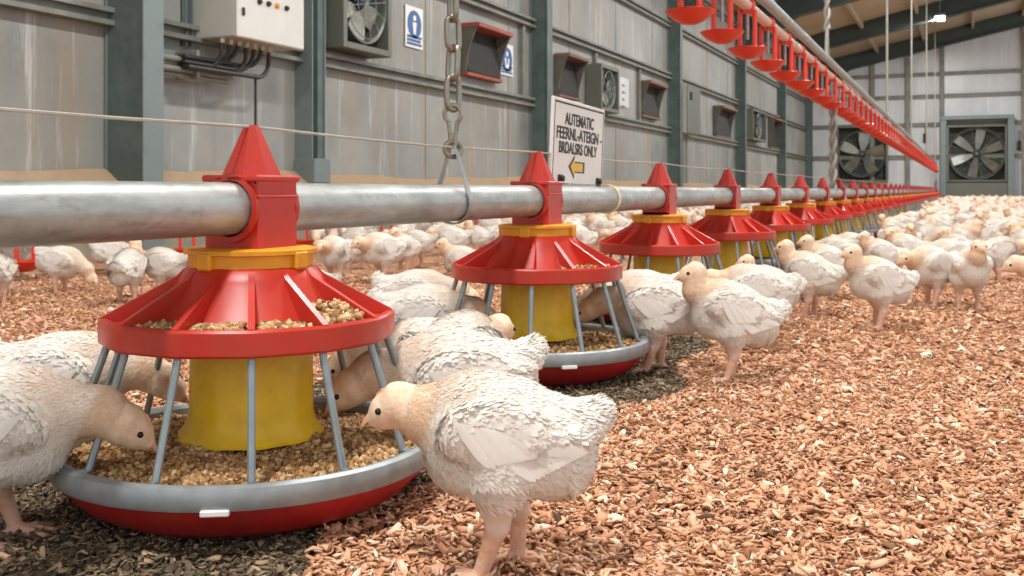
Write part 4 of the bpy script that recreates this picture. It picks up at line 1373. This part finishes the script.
def feathers(V, F_, pr, n, seed, scale=1.0):
    """leaf shaped feathers laid along the body; returns verts (cm), faces tri/quad as quads, zone"""
    r = np.random.default_rng(seed)
    tri = np.concatenate([F_[:, [0, 1, 2]], F_[:, [0, 2, 3]]])
    A, B, C = V[tri[:, 0]], V[tri[:, 1]], V[tri[:, 2]]
    N = np.cross(B - A, C - A); ar = np.linalg.norm(N, axis=1) + 1e-9; N = N / ar[:, None]
    ti = r.choice(len(tri), n, p=ar / ar.sum())
    a, b = r.random(n), r.random(n)
    m = a + b > 1; a[m], b[m] = 1 - a[m], 1 - b[m]
    P = A[ti] + (B - A)[ti] * a[:, None] + (C - A)[ti] * b[:, None]
    N = N[ti]
    f, d = eval_prims(pr, P[:, 0], P[:, 1], P[:, 2])
    # make normals point outward
    f2, _ = eval_prims(pr, *(P + N * 0.3).T)
    N[f2 < f] *= -1
    big = np.full(n, 99.0)
    leg, head, skin = zones(d, P)
    dh, dw = d['head'], d['wing']
    keep = (leg < 0.3) & (dh > 0.25)
    keep &= (r.random(n) > skin * 0.2 + leg * 2) & ~((d['thigh'] < 0.35) & (r.random(n) > sstep(5.8, 9.5, P[:, 2])))
    P, N, head, dw, dh = P[keep], N[keep], head[keep], dw[keep], dh[keep]
    n = len(P)
    D = np.tile(np.array((-1.0, 0, -0.28)), (n, 1)) + r.normal(0, 0.3, (n, 3))
    dn = d['neck'][keep]
    neckish = (dn < 0.4)
    D[neckish] += np.array((-0.2, 0, -0.3))
    low = P[:, 2] < 9
    D[low, 2] -= 0.45
    D -= N * np.sum(D * N, 1)[:, None]
    D /= np.linalg.norm(D, axis=1)[:, None] + 1e-9
    wing = dw < 0.3
    L = np.where(wing, 1.0, 0.85 if n > 7000 else 0.72) * r.uniform(0.75, 1.3, n)
    L = np.where(neckish, 0.5, L); L = np.where(dh < 1.6, 0.3, L); L = np.where(P[:, 0] < -6.0, 1.2, L)
    L = L * scale
    fine = len(P) > 7000
    W = L * np.where(wing, 0.26, 0.12 if fine else 0.24) * r.uniform(0.8, 1.2, n)
    lift = np.where(wing, 0.09, 0.16) + np.abs(r.normal(0, 0.06, n)) + np.where(P[:, 0] < -6.0, 0.22, 0)
    S = np.cross(N, D)
    base = P + N * 0.02
    def pt(t, s, cup):
        q = base + D * (L * t)[:, None] + N * (L * (lift * t - 0.05 * t * t))[:, None]
        return q + S * (W * s)[:, None] - N * (W * cup)[:, None]
    pts = [pt(0.0, 0, 0), pt(0.35, -1, 0.16), pt(0.35, 0, 0), pt(0.35, 1, 0.16), pt(0.75, -0.85, 0.16), pt(0.75, 0, 0), pt(0.75, 0.85, 0.16), pt(1.0, 0.0, 0.05)]
    FV = np.stack(pts, 1).reshape(-1, 3)
    q = np.array([(0, 1, 2, 2), (0, 2, 3, 3), (1, 4, 5, 2), (2, 5, 6, 3), (4, 7, 5, 5), (5, 7, 6, 6)])
    tri = np.array([(0, 2, 1), (0, 3, 2), (1, 2, 5), (1, 5, 4), (2, 3, 6), (2, 6, 5), (4, 5, 7), (5, 6, 7)])
    FF = (tri[None] + 8 * np.arange(n)[:, None, None]).reshape(-1, 3)
    Z = np.repeat(np.c_[np.zeros(n), head, np.zeros(n)], 8, axis=0)
    NV = np.repeat(N, 8, axis=0)
    N2 = []
    # long wing feathers
    ex = []
    pw = [p for p in pr if p[-1] == 'wing' and p[0] == 'e']
    for p in pw:
        s = np.sign(p[1][1]); ang = p[3]
        for k in range(12):
            t = k / 11
            b0 = (1.6 - 3.4 * t, 0.95, 0.2 - 0.7 * t)
            tip = (-3.4 - 3.9 * t, 0.75 - 0.75 * t, -2.9 + 2.6 * t)
            ex.append((p[1], s, ang, b0, tip, 0.46))
        for k in range(11):
            t = k / 10
            b0 = (3.3 - 3.6 * t, 1.0, 1.0 - 0.4 * t); tip = (0.2 - 3.4 * t, 1.12, -2.2 + 1.2 * t)
            ex.append((p[1], s, ang, b0, tip, 0.4))
    V2, F2 = [], []
    for (c, s, (ang, yw), b0, tip, wd) in ex:
        ca, sa = math.cos(ang), math.sin(ang)
        def W2(q):
            x, y, z = q[0] * ca - q[2] * sa, s * q[1], q[0] * sa + q[2] * ca
            return np.array((c[0] + x * math.cos(yw) - y * math.sin(yw), c[1] + x * math.sin(yw) + y * math.cos(yw), c[2] + z))
        b0w, tw = W2(b0), W2(tip)
        d_ = tw - b0w; ln = np.linalg.norm(d_); d_ /= ln
        nn = np.array((0, s, 0.15)); sd = np.cross(nn, d_); sd /= np.linalg.norm(sd)
        o = len(V2)
        for t, ww in ((0, 0.4), (0.3, 0.9), (0.7, 1.0), (0.92, 0.7)):
            q = b0w + d_ * ln * t + nn * 0.28 * math.sin(math.pi * min(1, t * 0.9 + .1))
            for u in (-1, 0, 1): V2.append(q + sd * wd * ww * u + nn * (0.1 if u == 0 else 0.0))
        V2.append(tw)
        N2 += [nn / np.linalg.norm(nn)] * 13
        for i in range(3):
            for u in (0, 1):
                a_ = o + i * 3 + u
                F2 += [(a_, a_ + 3, a_ + 4), (a_, a_ + 4, a_ + 1)]
        F2 += [(o + 9, o + 12, o + 10), (o + 10, o + 12, o + 11)]
    # tail fan
    bt = [p for p in pr if p[0] == 'c' and p[-1] == 'body'][0]
    a_, b_ = bt[1], bt[2]
    dd = (b_ - a_) / np.linalg.norm(b_ - a_)
    for k in range(11):
        t = (k - 5) / 5
        base_ = a_ + dd * 1.6 + np.array((0, t * 1.1, 0.9 - abs(t) * 0.7))
        d_ = dd + np.array((0, t * 0.4, 0.12 - 0.12 * abs(t))); d_ /= np.linalg.norm(d_)
        up = np.array((0, t * 0.9, 1.0)); sd = np.cross(up, d_); sd /= np.linalg.norm(sd); ln = 1.9 - 0.5 * abs(t)
        o = len(V2)
        for q_, ww in ((0, 0.5), (0.3, 0.9), (0.7, 1.0), (0.92, 0.7)):
            q = base_ + d_ * ln * q_
            for u in (-1, 0, 1): V2.append(q + sd * 0.62 * ww * u + up * (0.08 if u == 0 else 0))
        V2.append(base_ + d_ * ln)
        N2 += [up / np.linalg.norm(up)] * 13
        for i in range(3):
            for u in (0, 1):
                e_ = o + i * 3 + u
                F2 += [(e_, e_ + 3, e_ + 4), (e_, e_ + 4, e_ + 1)]
        F2 += [(o + 9, o + 12, o + 10), (o + 10, o + 12, o + 11)]
    V2 = np.array(V2); F2 = np.array(F2)
    allV = np.concatenate([FV, V2]); allF = np.concatenate([FF, F2 + len(FV)])
    Z = np.concatenate([Z, np.zeros((len(V2), 3))])
    NN = np.concatenate([NV, np.array(N2)])
    fn = np.cross(allV[allF[:, 1]] - allV[allF[:, 0]], allV[allF[:, 2]] - allV[allF[:, 0]])
    bad = np.sum(fn * NN[allF].sum(1), 1) < 0
    allF[bad] = allF[bad][:, ::-1]
    return allV, allF, Z, NN

def beak_mb(mb, head, hd):
    side = np.cross((0, 0, 1), hd); side /= np.linalg.norm(side); up = np.cross(hd, side)
    T = lambda f, s, u: tuple((head + hd * f + side * s + up * u) * 0.01)
    for sg, L, wd, hh, u0 in ((1, 3.15, 0.74, 0.86, -0.2), (-1, 2.75, 0.6, 0.5, -0.4)):
        vs, fs = [], []
        m = 6
        for i in range(m):
            q = i / (m - 1)
            f = 1.35 + (L - 1.35) * q
            w = wd * (1 - q) ** 0.75 + 0.04; h_ = hh * (1 - q) ** 0.7 + 0.04
            drop = -0.42 * q * q if sg > 0 else -0.15 * q
            for k in range(8):
                a = math.pi * k / 7
                vs.append(T(f, w * math.cos(a), u0 + drop + sg * h_ * math.sin(a)))
        for i in range(m - 1):
            for k in range(8):
                l = (k + 1) % 8
                fs.append((i * 8 + k, i * 8 + l, i * 8 + 8 + l, i * 8 + 8 + k))
        fs.append(tuple(range(8))); fs.append(tuple(8 * m - 8 + k for k in range(8)))
        mb.add(vs, fs)
    return side, up

def comb_mb(mb, head, hd, side, up):
    poly = [(-0.4, 1.5), (-0.2, 1.82), (0.1, 1.78), (0.3, 1.88), (0.6, 1.68), (0.8, 1.66), (1.05, 1.3), (1.4, 0.9), (0.6, 1.1)]
    vs = []
    for s in (-0.13, 0.13):
        for f, u in poly: vs.append(tuple((head + hd * f + side * s + up * u) * 0.01))
    n = len(poly)
    fs = [tuple(range(n)), tuple(range(n, 2 * n))[::-1]] + [(i, (i + 1) % n, n + (i + 1) % n, n + i) for i in range(n)]
    mb.add(vs, fs)

def soft_normals(me, N):
    """down reads soft: lean each barb's normal towards the body surface below it"""
    own = np.zeros(len(me.vertices) * 3, np.float32)
    me.vertices.foreach_get('normal', own)
    own = own.reshape(-1, 3)
    sg = np.sign(np.sum(own * N, 1)); sg[sg == 0] = 1
    m = own * sg[:, None] * 0.35 + N * 0.65
    m /= np.linalg.norm(m, axis=1)[:, None] + 1e-9
    me.normals_split_custom_set_from_vertices(m.tolist())

def chicken_meshes(pose, h, nf, fscale=1.0):
    pr, head, hd = bird_prims(pose)
    lo = np.array((-11.5, -7.2, -0.6)); hi = np.array((15.0, 7.2, 20.6))
    ax = [np.arange(lo[k], hi[k], h, dtype=np.float32) for k in range(3)]
    X, Y, Z = np.meshgrid(*ax, indexing='ij')
    f, _ = eval_prims(pr, X, Y, Z)
    V, Fq = surface_nets(f, lo, h)
    # fluff: small ripples on plumage
    _, d = eval_prims(pr, V[:, 0], V[:, 1], V[:, 2])
    leg, hz, skin = zones(d, V)
    V[:, 2] = np.maximum(V[:, 2], 0.02)
    body = np_mesh('body', V * 0.01, Fq, M['bird'])
    add_zone(body, np.c_[leg, hz, skin])
    FV, FF, FZ, FN = feathers(V, Fq, pr, nf, 5, fscale)
    FV[:, 2] = np.maximum(FV[:, 2], 0.05)
    plum = np_mesh('plumage', FV * 0.01, FF, M['feather'])
    add_zone(plum, FZ)
    soft_normals(plum, FN)
    mb = MB(); side, up = beak_mb(mb, head, hd); beak = mb.mesh('beak', M['beak'], 50)
    mb = MB(); comb_mb(mb, head, hd, side, up); comb = mb.mesh('comb', M['comb'], 50)
    eyes = []
    for s in (-1, 1):
        mb = MB(); mb.sphere(tuple((head + hd * 0.8 + side * s * 1.42 + up * 0.35) * 0.01), 0.0029, 14, 10); eyes.append(mb.mesh('eye', M['eye'], 80))
    return dict(body=body, plumage=plum, beak=beak, comb=comb, eye=eyes)

def mesh_arrays(me):
    V = np.zeros(len(me.vertices) * 3, np.float32); me.vertices.foreach_get('co', V)
    me.calc_loop_triangles()
    T = np.zeros(len(me.loop_triangles) * 3, np.int32); me.loop_triangles.foreach_get('vertices', T)
    Z = np.zeros((len(me.vertices), 3), np.float32)
    if 'zone' in me.color_attributes:
        z = np.zeros(len(me.vertices) * 4, np.float32); me.color_attributes['zone'].data.foreach_get('color', z); Z = z.reshape(-1, 4)[:, :3]
    return V.reshape(-1, 3), T.reshape(-1, 3), Z

def join_bird(d):
    Vs, Fs, Zs, Ms, o = [], [], [], [], 0
    mats = [M['bird'], M['feather'], M['beak'], M['eye'], M['comb']]
    for mi, me in [(0, d['body']), (1, d['plumage']), (2, d['beak']), (3, d['eye'][0]), (3, d['eye'][1]), (4, d['comb'])]:
        V, T, Z = mesh_arrays(me)
        Vs.append(V); Fs.append(T + o); Zs.append(Z); Ms.append(np.full(len(T), mi, np.int32)); o += len(V)
    return np.concatenate(Vs), np.concatenate(Fs), np.concatenate(Zs), np.concatenate(Ms), mats

NEAR = {p: chicken_meshes(p, 0.2 if p in ('forward', 'feeding', 'alert') else 0.26, 30000 if p in ('forward', 'feeding', 'alert') else 14000) for p in POSES}
FAR = {}
for p in POSES:
    V, T, Z, Mi, mats = join_bird(chicken_meshes(p, 0.42, 1100, 1.7))
    me = np_mesh('chicken', V, T, mats); me.polygons.foreach_set('material_index', Mi); add_zone(me, Z)
    FAR[p] = me

PROTO = {}
for p, d in NEAR.items():
    PROTO[p] = d
placed = []
def put_chicken(x, y, head_deg, pose, scale, label, group='white chickens', near=True, flip=False):
    """head_deg: 0 faces picture right, 90 away from the camera, 180 left, 270 towards the camera"""
    rz = R(head_deg) + YAW
    if near:
        d = PROTO[pose]
        o = empty('chicken', (x, y, 0), rz)
        for nm in ('body', 'plumage', 'beak', 'comb'):
            link(nm, d[nm], o)
        for e in d['eye']: link('eye', e, o)
    else:
        o = link('chicken', FAR[pose]); o.location = (x, y, 0); o.rotation_euler = (0, 0, rz)
    o.scale = (scale, -scale if flip else scale, scale)
    tag(o, label, 'chicken', group)
    placed.append((x, y))
    return o

def pc(px, py, *a, **k):
    x, y = ground(px, py); return put_chicken(x, y, *a, **k)
def pz(px, z, *a, **k):
    x, y = at_depth(px, z); return put_chicken(x, y, *a, **k)

G1 = 'chickens eating at the nearest feeder'
pc(496, 573, 172, 'forward', 1.0, 'large foreground chicken standing at right of the nearest feeder, whole body visible', G1)
pz(0, 0.885, 14, 'feeding', 1.0, 'chicken cut off by left picture edge with head inside the nearest pan', G1)
pz(66, 1.11, 6, 'feeding', 1.0, 'chicken behind the left edge one, eating from the back of nearest pan', G1)
pz(456, 1.07, 184, 'feeding', 1.05, 'white chicken directly behind the foreground chicken, eating at nearest pan', G1)
pz(425, 1.27, 190, 'feeding', 0.97, 'chicken eating at the back right of the nearest pan', G1)
pz(458, 1.27, 48, 'forward', 0.97, 'chicken facing away toward the second feeder, between the two nearest pans', G1)
G2 = 'chickens eating at the second feeder'
pz(424, 1.66, 3, 'feeding', 1.0, 'chicken facing right with its head in the left of the second pan', G2)
pz(418, 1.98, -6, 'feeding', 1.0, 'chicken bent low at the far left of the second feeder', G2)
pz(652, 1.74, 166, 'feeding', 1.05, 'chicken bending left into the right side of second pan, legs visible', G2)
pz(642, 1.98, 190, 'feeding', 1.0, 'chicken behind the second feeder, head hidden by its bars', G2)
G3 = 'chickens standing right of the feeders'
pc(728, 381, 176, 'alert', 1.0, 'upright chicken in front of the third feeder looking left with head raised', G3)
pc(752, 346, 176, 'forward', 1.0, 'chicken just behind the upright one, body partly covered by it', G3)
pc(768, 329, 178, 'alert', 0.86, 'chicken with raised head left of the fourth feeder, behind two others', G3)
pc(808, 317, 150, 'alert', 0.97, 'chicken seen from behind with head turned toward the fourth feeder', G3)
pc(826, 300, 172, 'alert', 0.95, 'chicken with raised head between fifth feeder and the one seen from behind', G3)
pc(876, 329, 184, 'alert', 0.98, 'chicken standing alone on open litter facing left, dark closed eye', G3)
pc(930, 307, 200, 'forward', 1.0, 'chicken right of the lone left facing one, head low beside it', G3)
pc(969, 310, 268, 'alert', 0.95, 'chicken facing straight to the camera at right, both legs visible', G3)
pc(1056, 326, 165, 'forward', 1.05, 'chicken half cut off by the right picture edge', G3)
pc(880, 284, 170, 'alert', 0.9, 'chicken behind the lone left facing one, looking left', G3)
pc(905, 277, 160, 'turned', 0.95, 'chicken with turned head behind the left facing group', G3)
pc(948, 283, 185, 'feeding', 0.95, 'chicken bending forward behind the camera facing one', G3)
pc(1000, 282, 0, 'forward', 0.95, 'chicken facing right near the right picture edge', G3)
pc(852, 270, 178, 'forward', 0.9, 'chicken standing close to the fifth feeder facing left', G3)
pc(835, 275, 150, 'feeding', 0.9, 'chicken bending toward the pan of the fifth feeder', G3)
GL = 'chickens around the low drinker line'
for (px, py, hdg, pose, s, lab) in (
    (-4, 306, 100, 'grazing', 0.9, 'chicken at the left edge seen from behind, left of the first low cup'),
    (14, 279, 170, 'forward', 0.9, 'chicken standing behind the first low drinker cup'),
    (62, 294, 2, 'grazing', 0.92, 'chicken with head down between the first and second low cups'),
    (112, 277, 30, 'feeding', 0.85, 'chicken standing behind the second low cup'),
    (128, 304, 85, 'alert', 0.92, 'chicken seen from behind with neck stretched up to the second low cup'),
    (163, 298, 165, 'forward', 0.9, 'chicken facing left just left of the nearest feeder cover'),
    (334, 284, 248, 'forward', 0.98, 'chicken facing the camera just right of the nearest yellow collar'),
    (380, 284, 222, 'forward', 1.05, 'chicken half turned to the camera midway between the two nearest feeders'),
    (350, 276, 20, 'grazing', 0.85, 'chicken pecking the litter low between two standing chickens beyond the nearest feeder'),
    (416, 268, 165, 'forward', 0.95, 'chicken under the pipe left of the hanger, facing left'),
    (450, 264, 175, 'forward', 1.0, 'chicken standing sideways below the pipe hanger'),
    (478, 258, 150, 'alert', 0.9, 'chicken right of the pipe hanger, under the pipe'),
    (502, 255, 20, 'forward', 0.95, 'chicken just left of the second feeder collar'),
    (312, 300, 170, 'resting', 0.9, 'chicken resting on litter behind the nearest feeder cover')):
    pc(px, py, hdg, pose, s, lab, GL)

# random flock, nearest built as individuals, remainder as one mass
def free(x, y, dmin):
    for (a, b) in placed:
        if (a - x) ** 2 + (b - y) ** 2 < dmin * dmin: return False
    return True
cand = []
tries = 0
rf = random.Random(3)
while tries < 60000 and len(cand) < 900:
    tries += 1
    if rf.random() < 0.72:
        Yv = rf.uniform(2.6, 28.0); Xv = rf.uniform(-0.36, 2.0)
        z, xs = zx(Xv, Yv)
        px = 512 + F * xs / z
        if z < 3.15 or px > 1050: continue
        dm = 0.185
        if z < 4.4 and rf.random() < 0.5: continue
    else:
        Yv = rf.uniform(0.8, 24); Xv = rf.uniform(-3.5, -1.25)
        z, xs = zx(Xv, Yv)
        px = 512 + F * xs / z
        if px < -20: continue
        if z < 3.4 and Xv > -2.2: continue
        if Xv > -1.9 and rf.random() < 0.55: continue
        if px < 330 and Xv < -3.3: continue
        if px < 320 and (z < 5 or rf.random() < 0.7): continue
        dm = 0.2
    if abs(Xv - LX) < 0.0: continue
    if not free(Xv, Yv, dm): continue
    placed.append((Xv, Yv)); cand.append((z, Xv, Yv, px))
cand.sort()
n_ind = 300 - 38
pose_pick = ['forward', 'alert', 'turned', 'feeding', 'resting', 'forward', 'alert', 'grazing', 'resting', 'forward']
face = {0: 'facing right', 1: 'facing away', 2: 'facing left', 3: 'facing the camera'}
verb = {'forward': 'standing', 'alert': 'with raised head', 'turned': 'with turned head', 'feeding': 'bending forward', 'resting': 'resting', 'grazing': 'pecking'}
bins = {}
mass = []
for i, (z, x, y, px) in enumerate(cand):
    pose = rf.choice(pose_pick)
    hdg = rf.choice([180, 180, 170, 200, 150, 0, 20, 90, 120, 270, 250, 300]) + rf.uniform(-18, 18)
    s = rf.uniform(0.88, 1.08)
    if i >= n_ind:
        mass.append((x, y, hdg, pose, s)); continue
    q = int(((hdg + 45) % 360) // 90)
    side = 'right' if x > -0.7 else 'left'
    nf_ = max(1, min(20, int(round((y - Y1) / DY)) + 1))
    key = (side, nf_)
    bins[key] = bins.get(key, 0) + 1
    if z < 7.5:
        if side == 'right':
            lab = 'white chicken %s, %s, %s out in flock level with %s feeder' % (verb[pose], face[q], ORD[min(19, bins[key] - 1)], ORD[nf_ - 1])
        else:
            lab = 'white chicken %s, %s, %s beyond pipe level with %s feeder' % (verb[pose], face[q], ORD[min(19, bins[key] - 1)], ORD[nf_ - 1])
        grp = 'flock right of the feeder row' if side == 'right' else 'flock behind the feeder row'
    else:
        if side == 'right':
            lab = 'small white chicken packed in the distant flock right of the feeder row'
            grp = 'distant flock right of the feeder row'
        else:
            lab = 'small white chicken in the distant flock between feeder row and wall'
            grp = 'distant flock behind the feeder row'
    o = put_chicken(x, y, hdg, pose, s, lab, grp, near=(z < 5.0))
    placed.pop()
# the mass at the far end
Vs, Fs, Zs, Ms, o_ = [], [], [], [], 0
LOW = {}
for p in ('forward', 'alert', 'resting', 'feeding'):
    LOW[p] = join_bird(chicken_meshes(p, 0.75, 160, 3.0))
for (x, y, hdg, pose, s) in mass:
    pose = pose if pose in LOW else 'forward'
    V, T, Z, Mi, mats = LOW[pose]
    a = R(hdg) + YAW
    Rm = np.array([[math.cos(a), -math.sin(a), 0], [math.sin(a), math.cos(a), 0], [0, 0, 1]], np.float32)
    Vs.append(V @ Rm.T * s + np.array((x, y, 0), np.float32)); Fs.append(T + o_); Zs.append(Z); Ms.append(Mi); o_ += len(V)
if Vs:
    me = np_mesh('chicken_flock', np.concatenate(Vs), np.concatenate(Fs), mats); me.polygons.foreach_set('material_index', np.concatenate(Ms)); add_zone(me, np.concatenate(Zs))
    tag(link('chicken_flock', me), 'mass of tiny white chickens packed up to the end wall', 'flock', kind='stuff')

# ------------------------------------------------------------------ litter chips
def chips(n, xr, yr, name, mat, size, label, keep, hmax=0.006):
    x = rng.uniform(*xr, n); y = rng.uniform(*yr, n)
    m = keep(x, y)
    x, y = x[m], y[m]; n = len(x)
    z = rng.uniform(0.0, hmax, n)
    L = size * np.minimum(rng.lognormal(0, 0.52, n), 2.4); W_ = L * rng.uniform(0.2, 0.6, n); T = rng.uniform(0.0006, 0.0016, n)
    yaw = rng.uniform(0, 2 * math.pi, n); p1 = rng.normal(0, 0.32, n); p2 = rng.normal(0, 0.35, n); curl = rng.normal(0, 0.12, n) * L
    # box with 3 stations along its length
    loc = []
    for i, u in enumerate((-0.5, 0.0, 0.5)):
        ws = (0.75, 1.0, 0.6)[i]
        for v, wv in ((-0.5, -1), (0.5, -1), (0.5, 1), (-0.5, 1)):
            loc.append(np.stack([L * u, W_ * v * ws, T * 0.5 * wv + (curl if i == 1 else 0)], 1))
    Pl = np.stack(loc, 1)
    c1, s1, c2, s2, cy, sy = np.cos(p1), np.sin(p1), np.cos(p2), np.sin(p2), np.cos(yaw), np.sin(yaw)
    X, Y, Z = Pl[..., 0], Pl[..., 1], Pl[..., 2]
    Y, Z = Y * c2[:, None] - Z * s2[:, None], Y * s2[:, None] + Z * c2[:, None]
    X, Z = X * c1[:, None] + Z * s1[:, None], -X * s1[:, None] + Z * c1[:, None]
    X, Y = X * cy[:, None] - Y * sy[:, None], X * sy[:, None] + Y * cy[:, None]
    V = np.stack([X + x[:, None], Y + y[:, None], np.maximum(Z + z[:, None], 0.0003)], -1).reshape(-1, 3)
    q = [(3, 2, 1, 0), (8, 9, 10, 11)]
    for b in (0, 4):
        q += [(b, b + 1, b + 5, b + 4), (b + 1, b + 2, b + 6, b + 5), (b + 2, b + 3, b + 7, b + 6), (b + 3, b, b + 4, b + 7)]
    FF = (np.array(q)[None] + 12 * np.arange(n)[:, None, None]).reshape(-1, 4)
    o = link(name, np_mesh(name, V, FF, mat, smooth=False))
    tag(o, label, 'shavings', kind='stuff')
    return o
def in_view(x, y, z0, z1):
    z = -x * SA + y * CA; xs = x * CA + y * SA
    return (z > z0) & (z < z1) & (np.abs(xs) < (0.6 + 0.25 * rng.random(len(x)) ** 2) * z)
edge = lambda y: -0.47 + 0.05 * np.sin(y * 5.0) + 0.03 * np.sin(y * 13 + 1)
def clean(x, y): return (x > edge(y)) | (x < -1.0 + 0.05 * np.sin(y * 6))
chips(420000, (-1.6, 1.2), (0.3, 2.6), 'wood_shavings', M['chips'], 0.0072, 'loose peach wood shavings covering the near floor', lambda x, y: in_view(x, y, 0.55, 1.7) & clean(x, y), 0.009)
chips(230000, (-3.2, 1.2), (0.8, 4.2), 'wood_shavings', M['chips'], 0.009, 'wood shavings on the floor further back', lambda x, y: in_view(x, y, 1.7, 3.6) & clean(x, y), 0.008)
chips(110000, (-1.05, -0.4), (0.2, 3.4), 'soiled_shaded_shavings', M['chips_soiled_shaded'], 0.0058, 'soiled litter under the feeder row, darkened with painted shade', lambda x, y: in_view(x, y, 0.55, 3.2) & ~clean(x, y), 0.007)
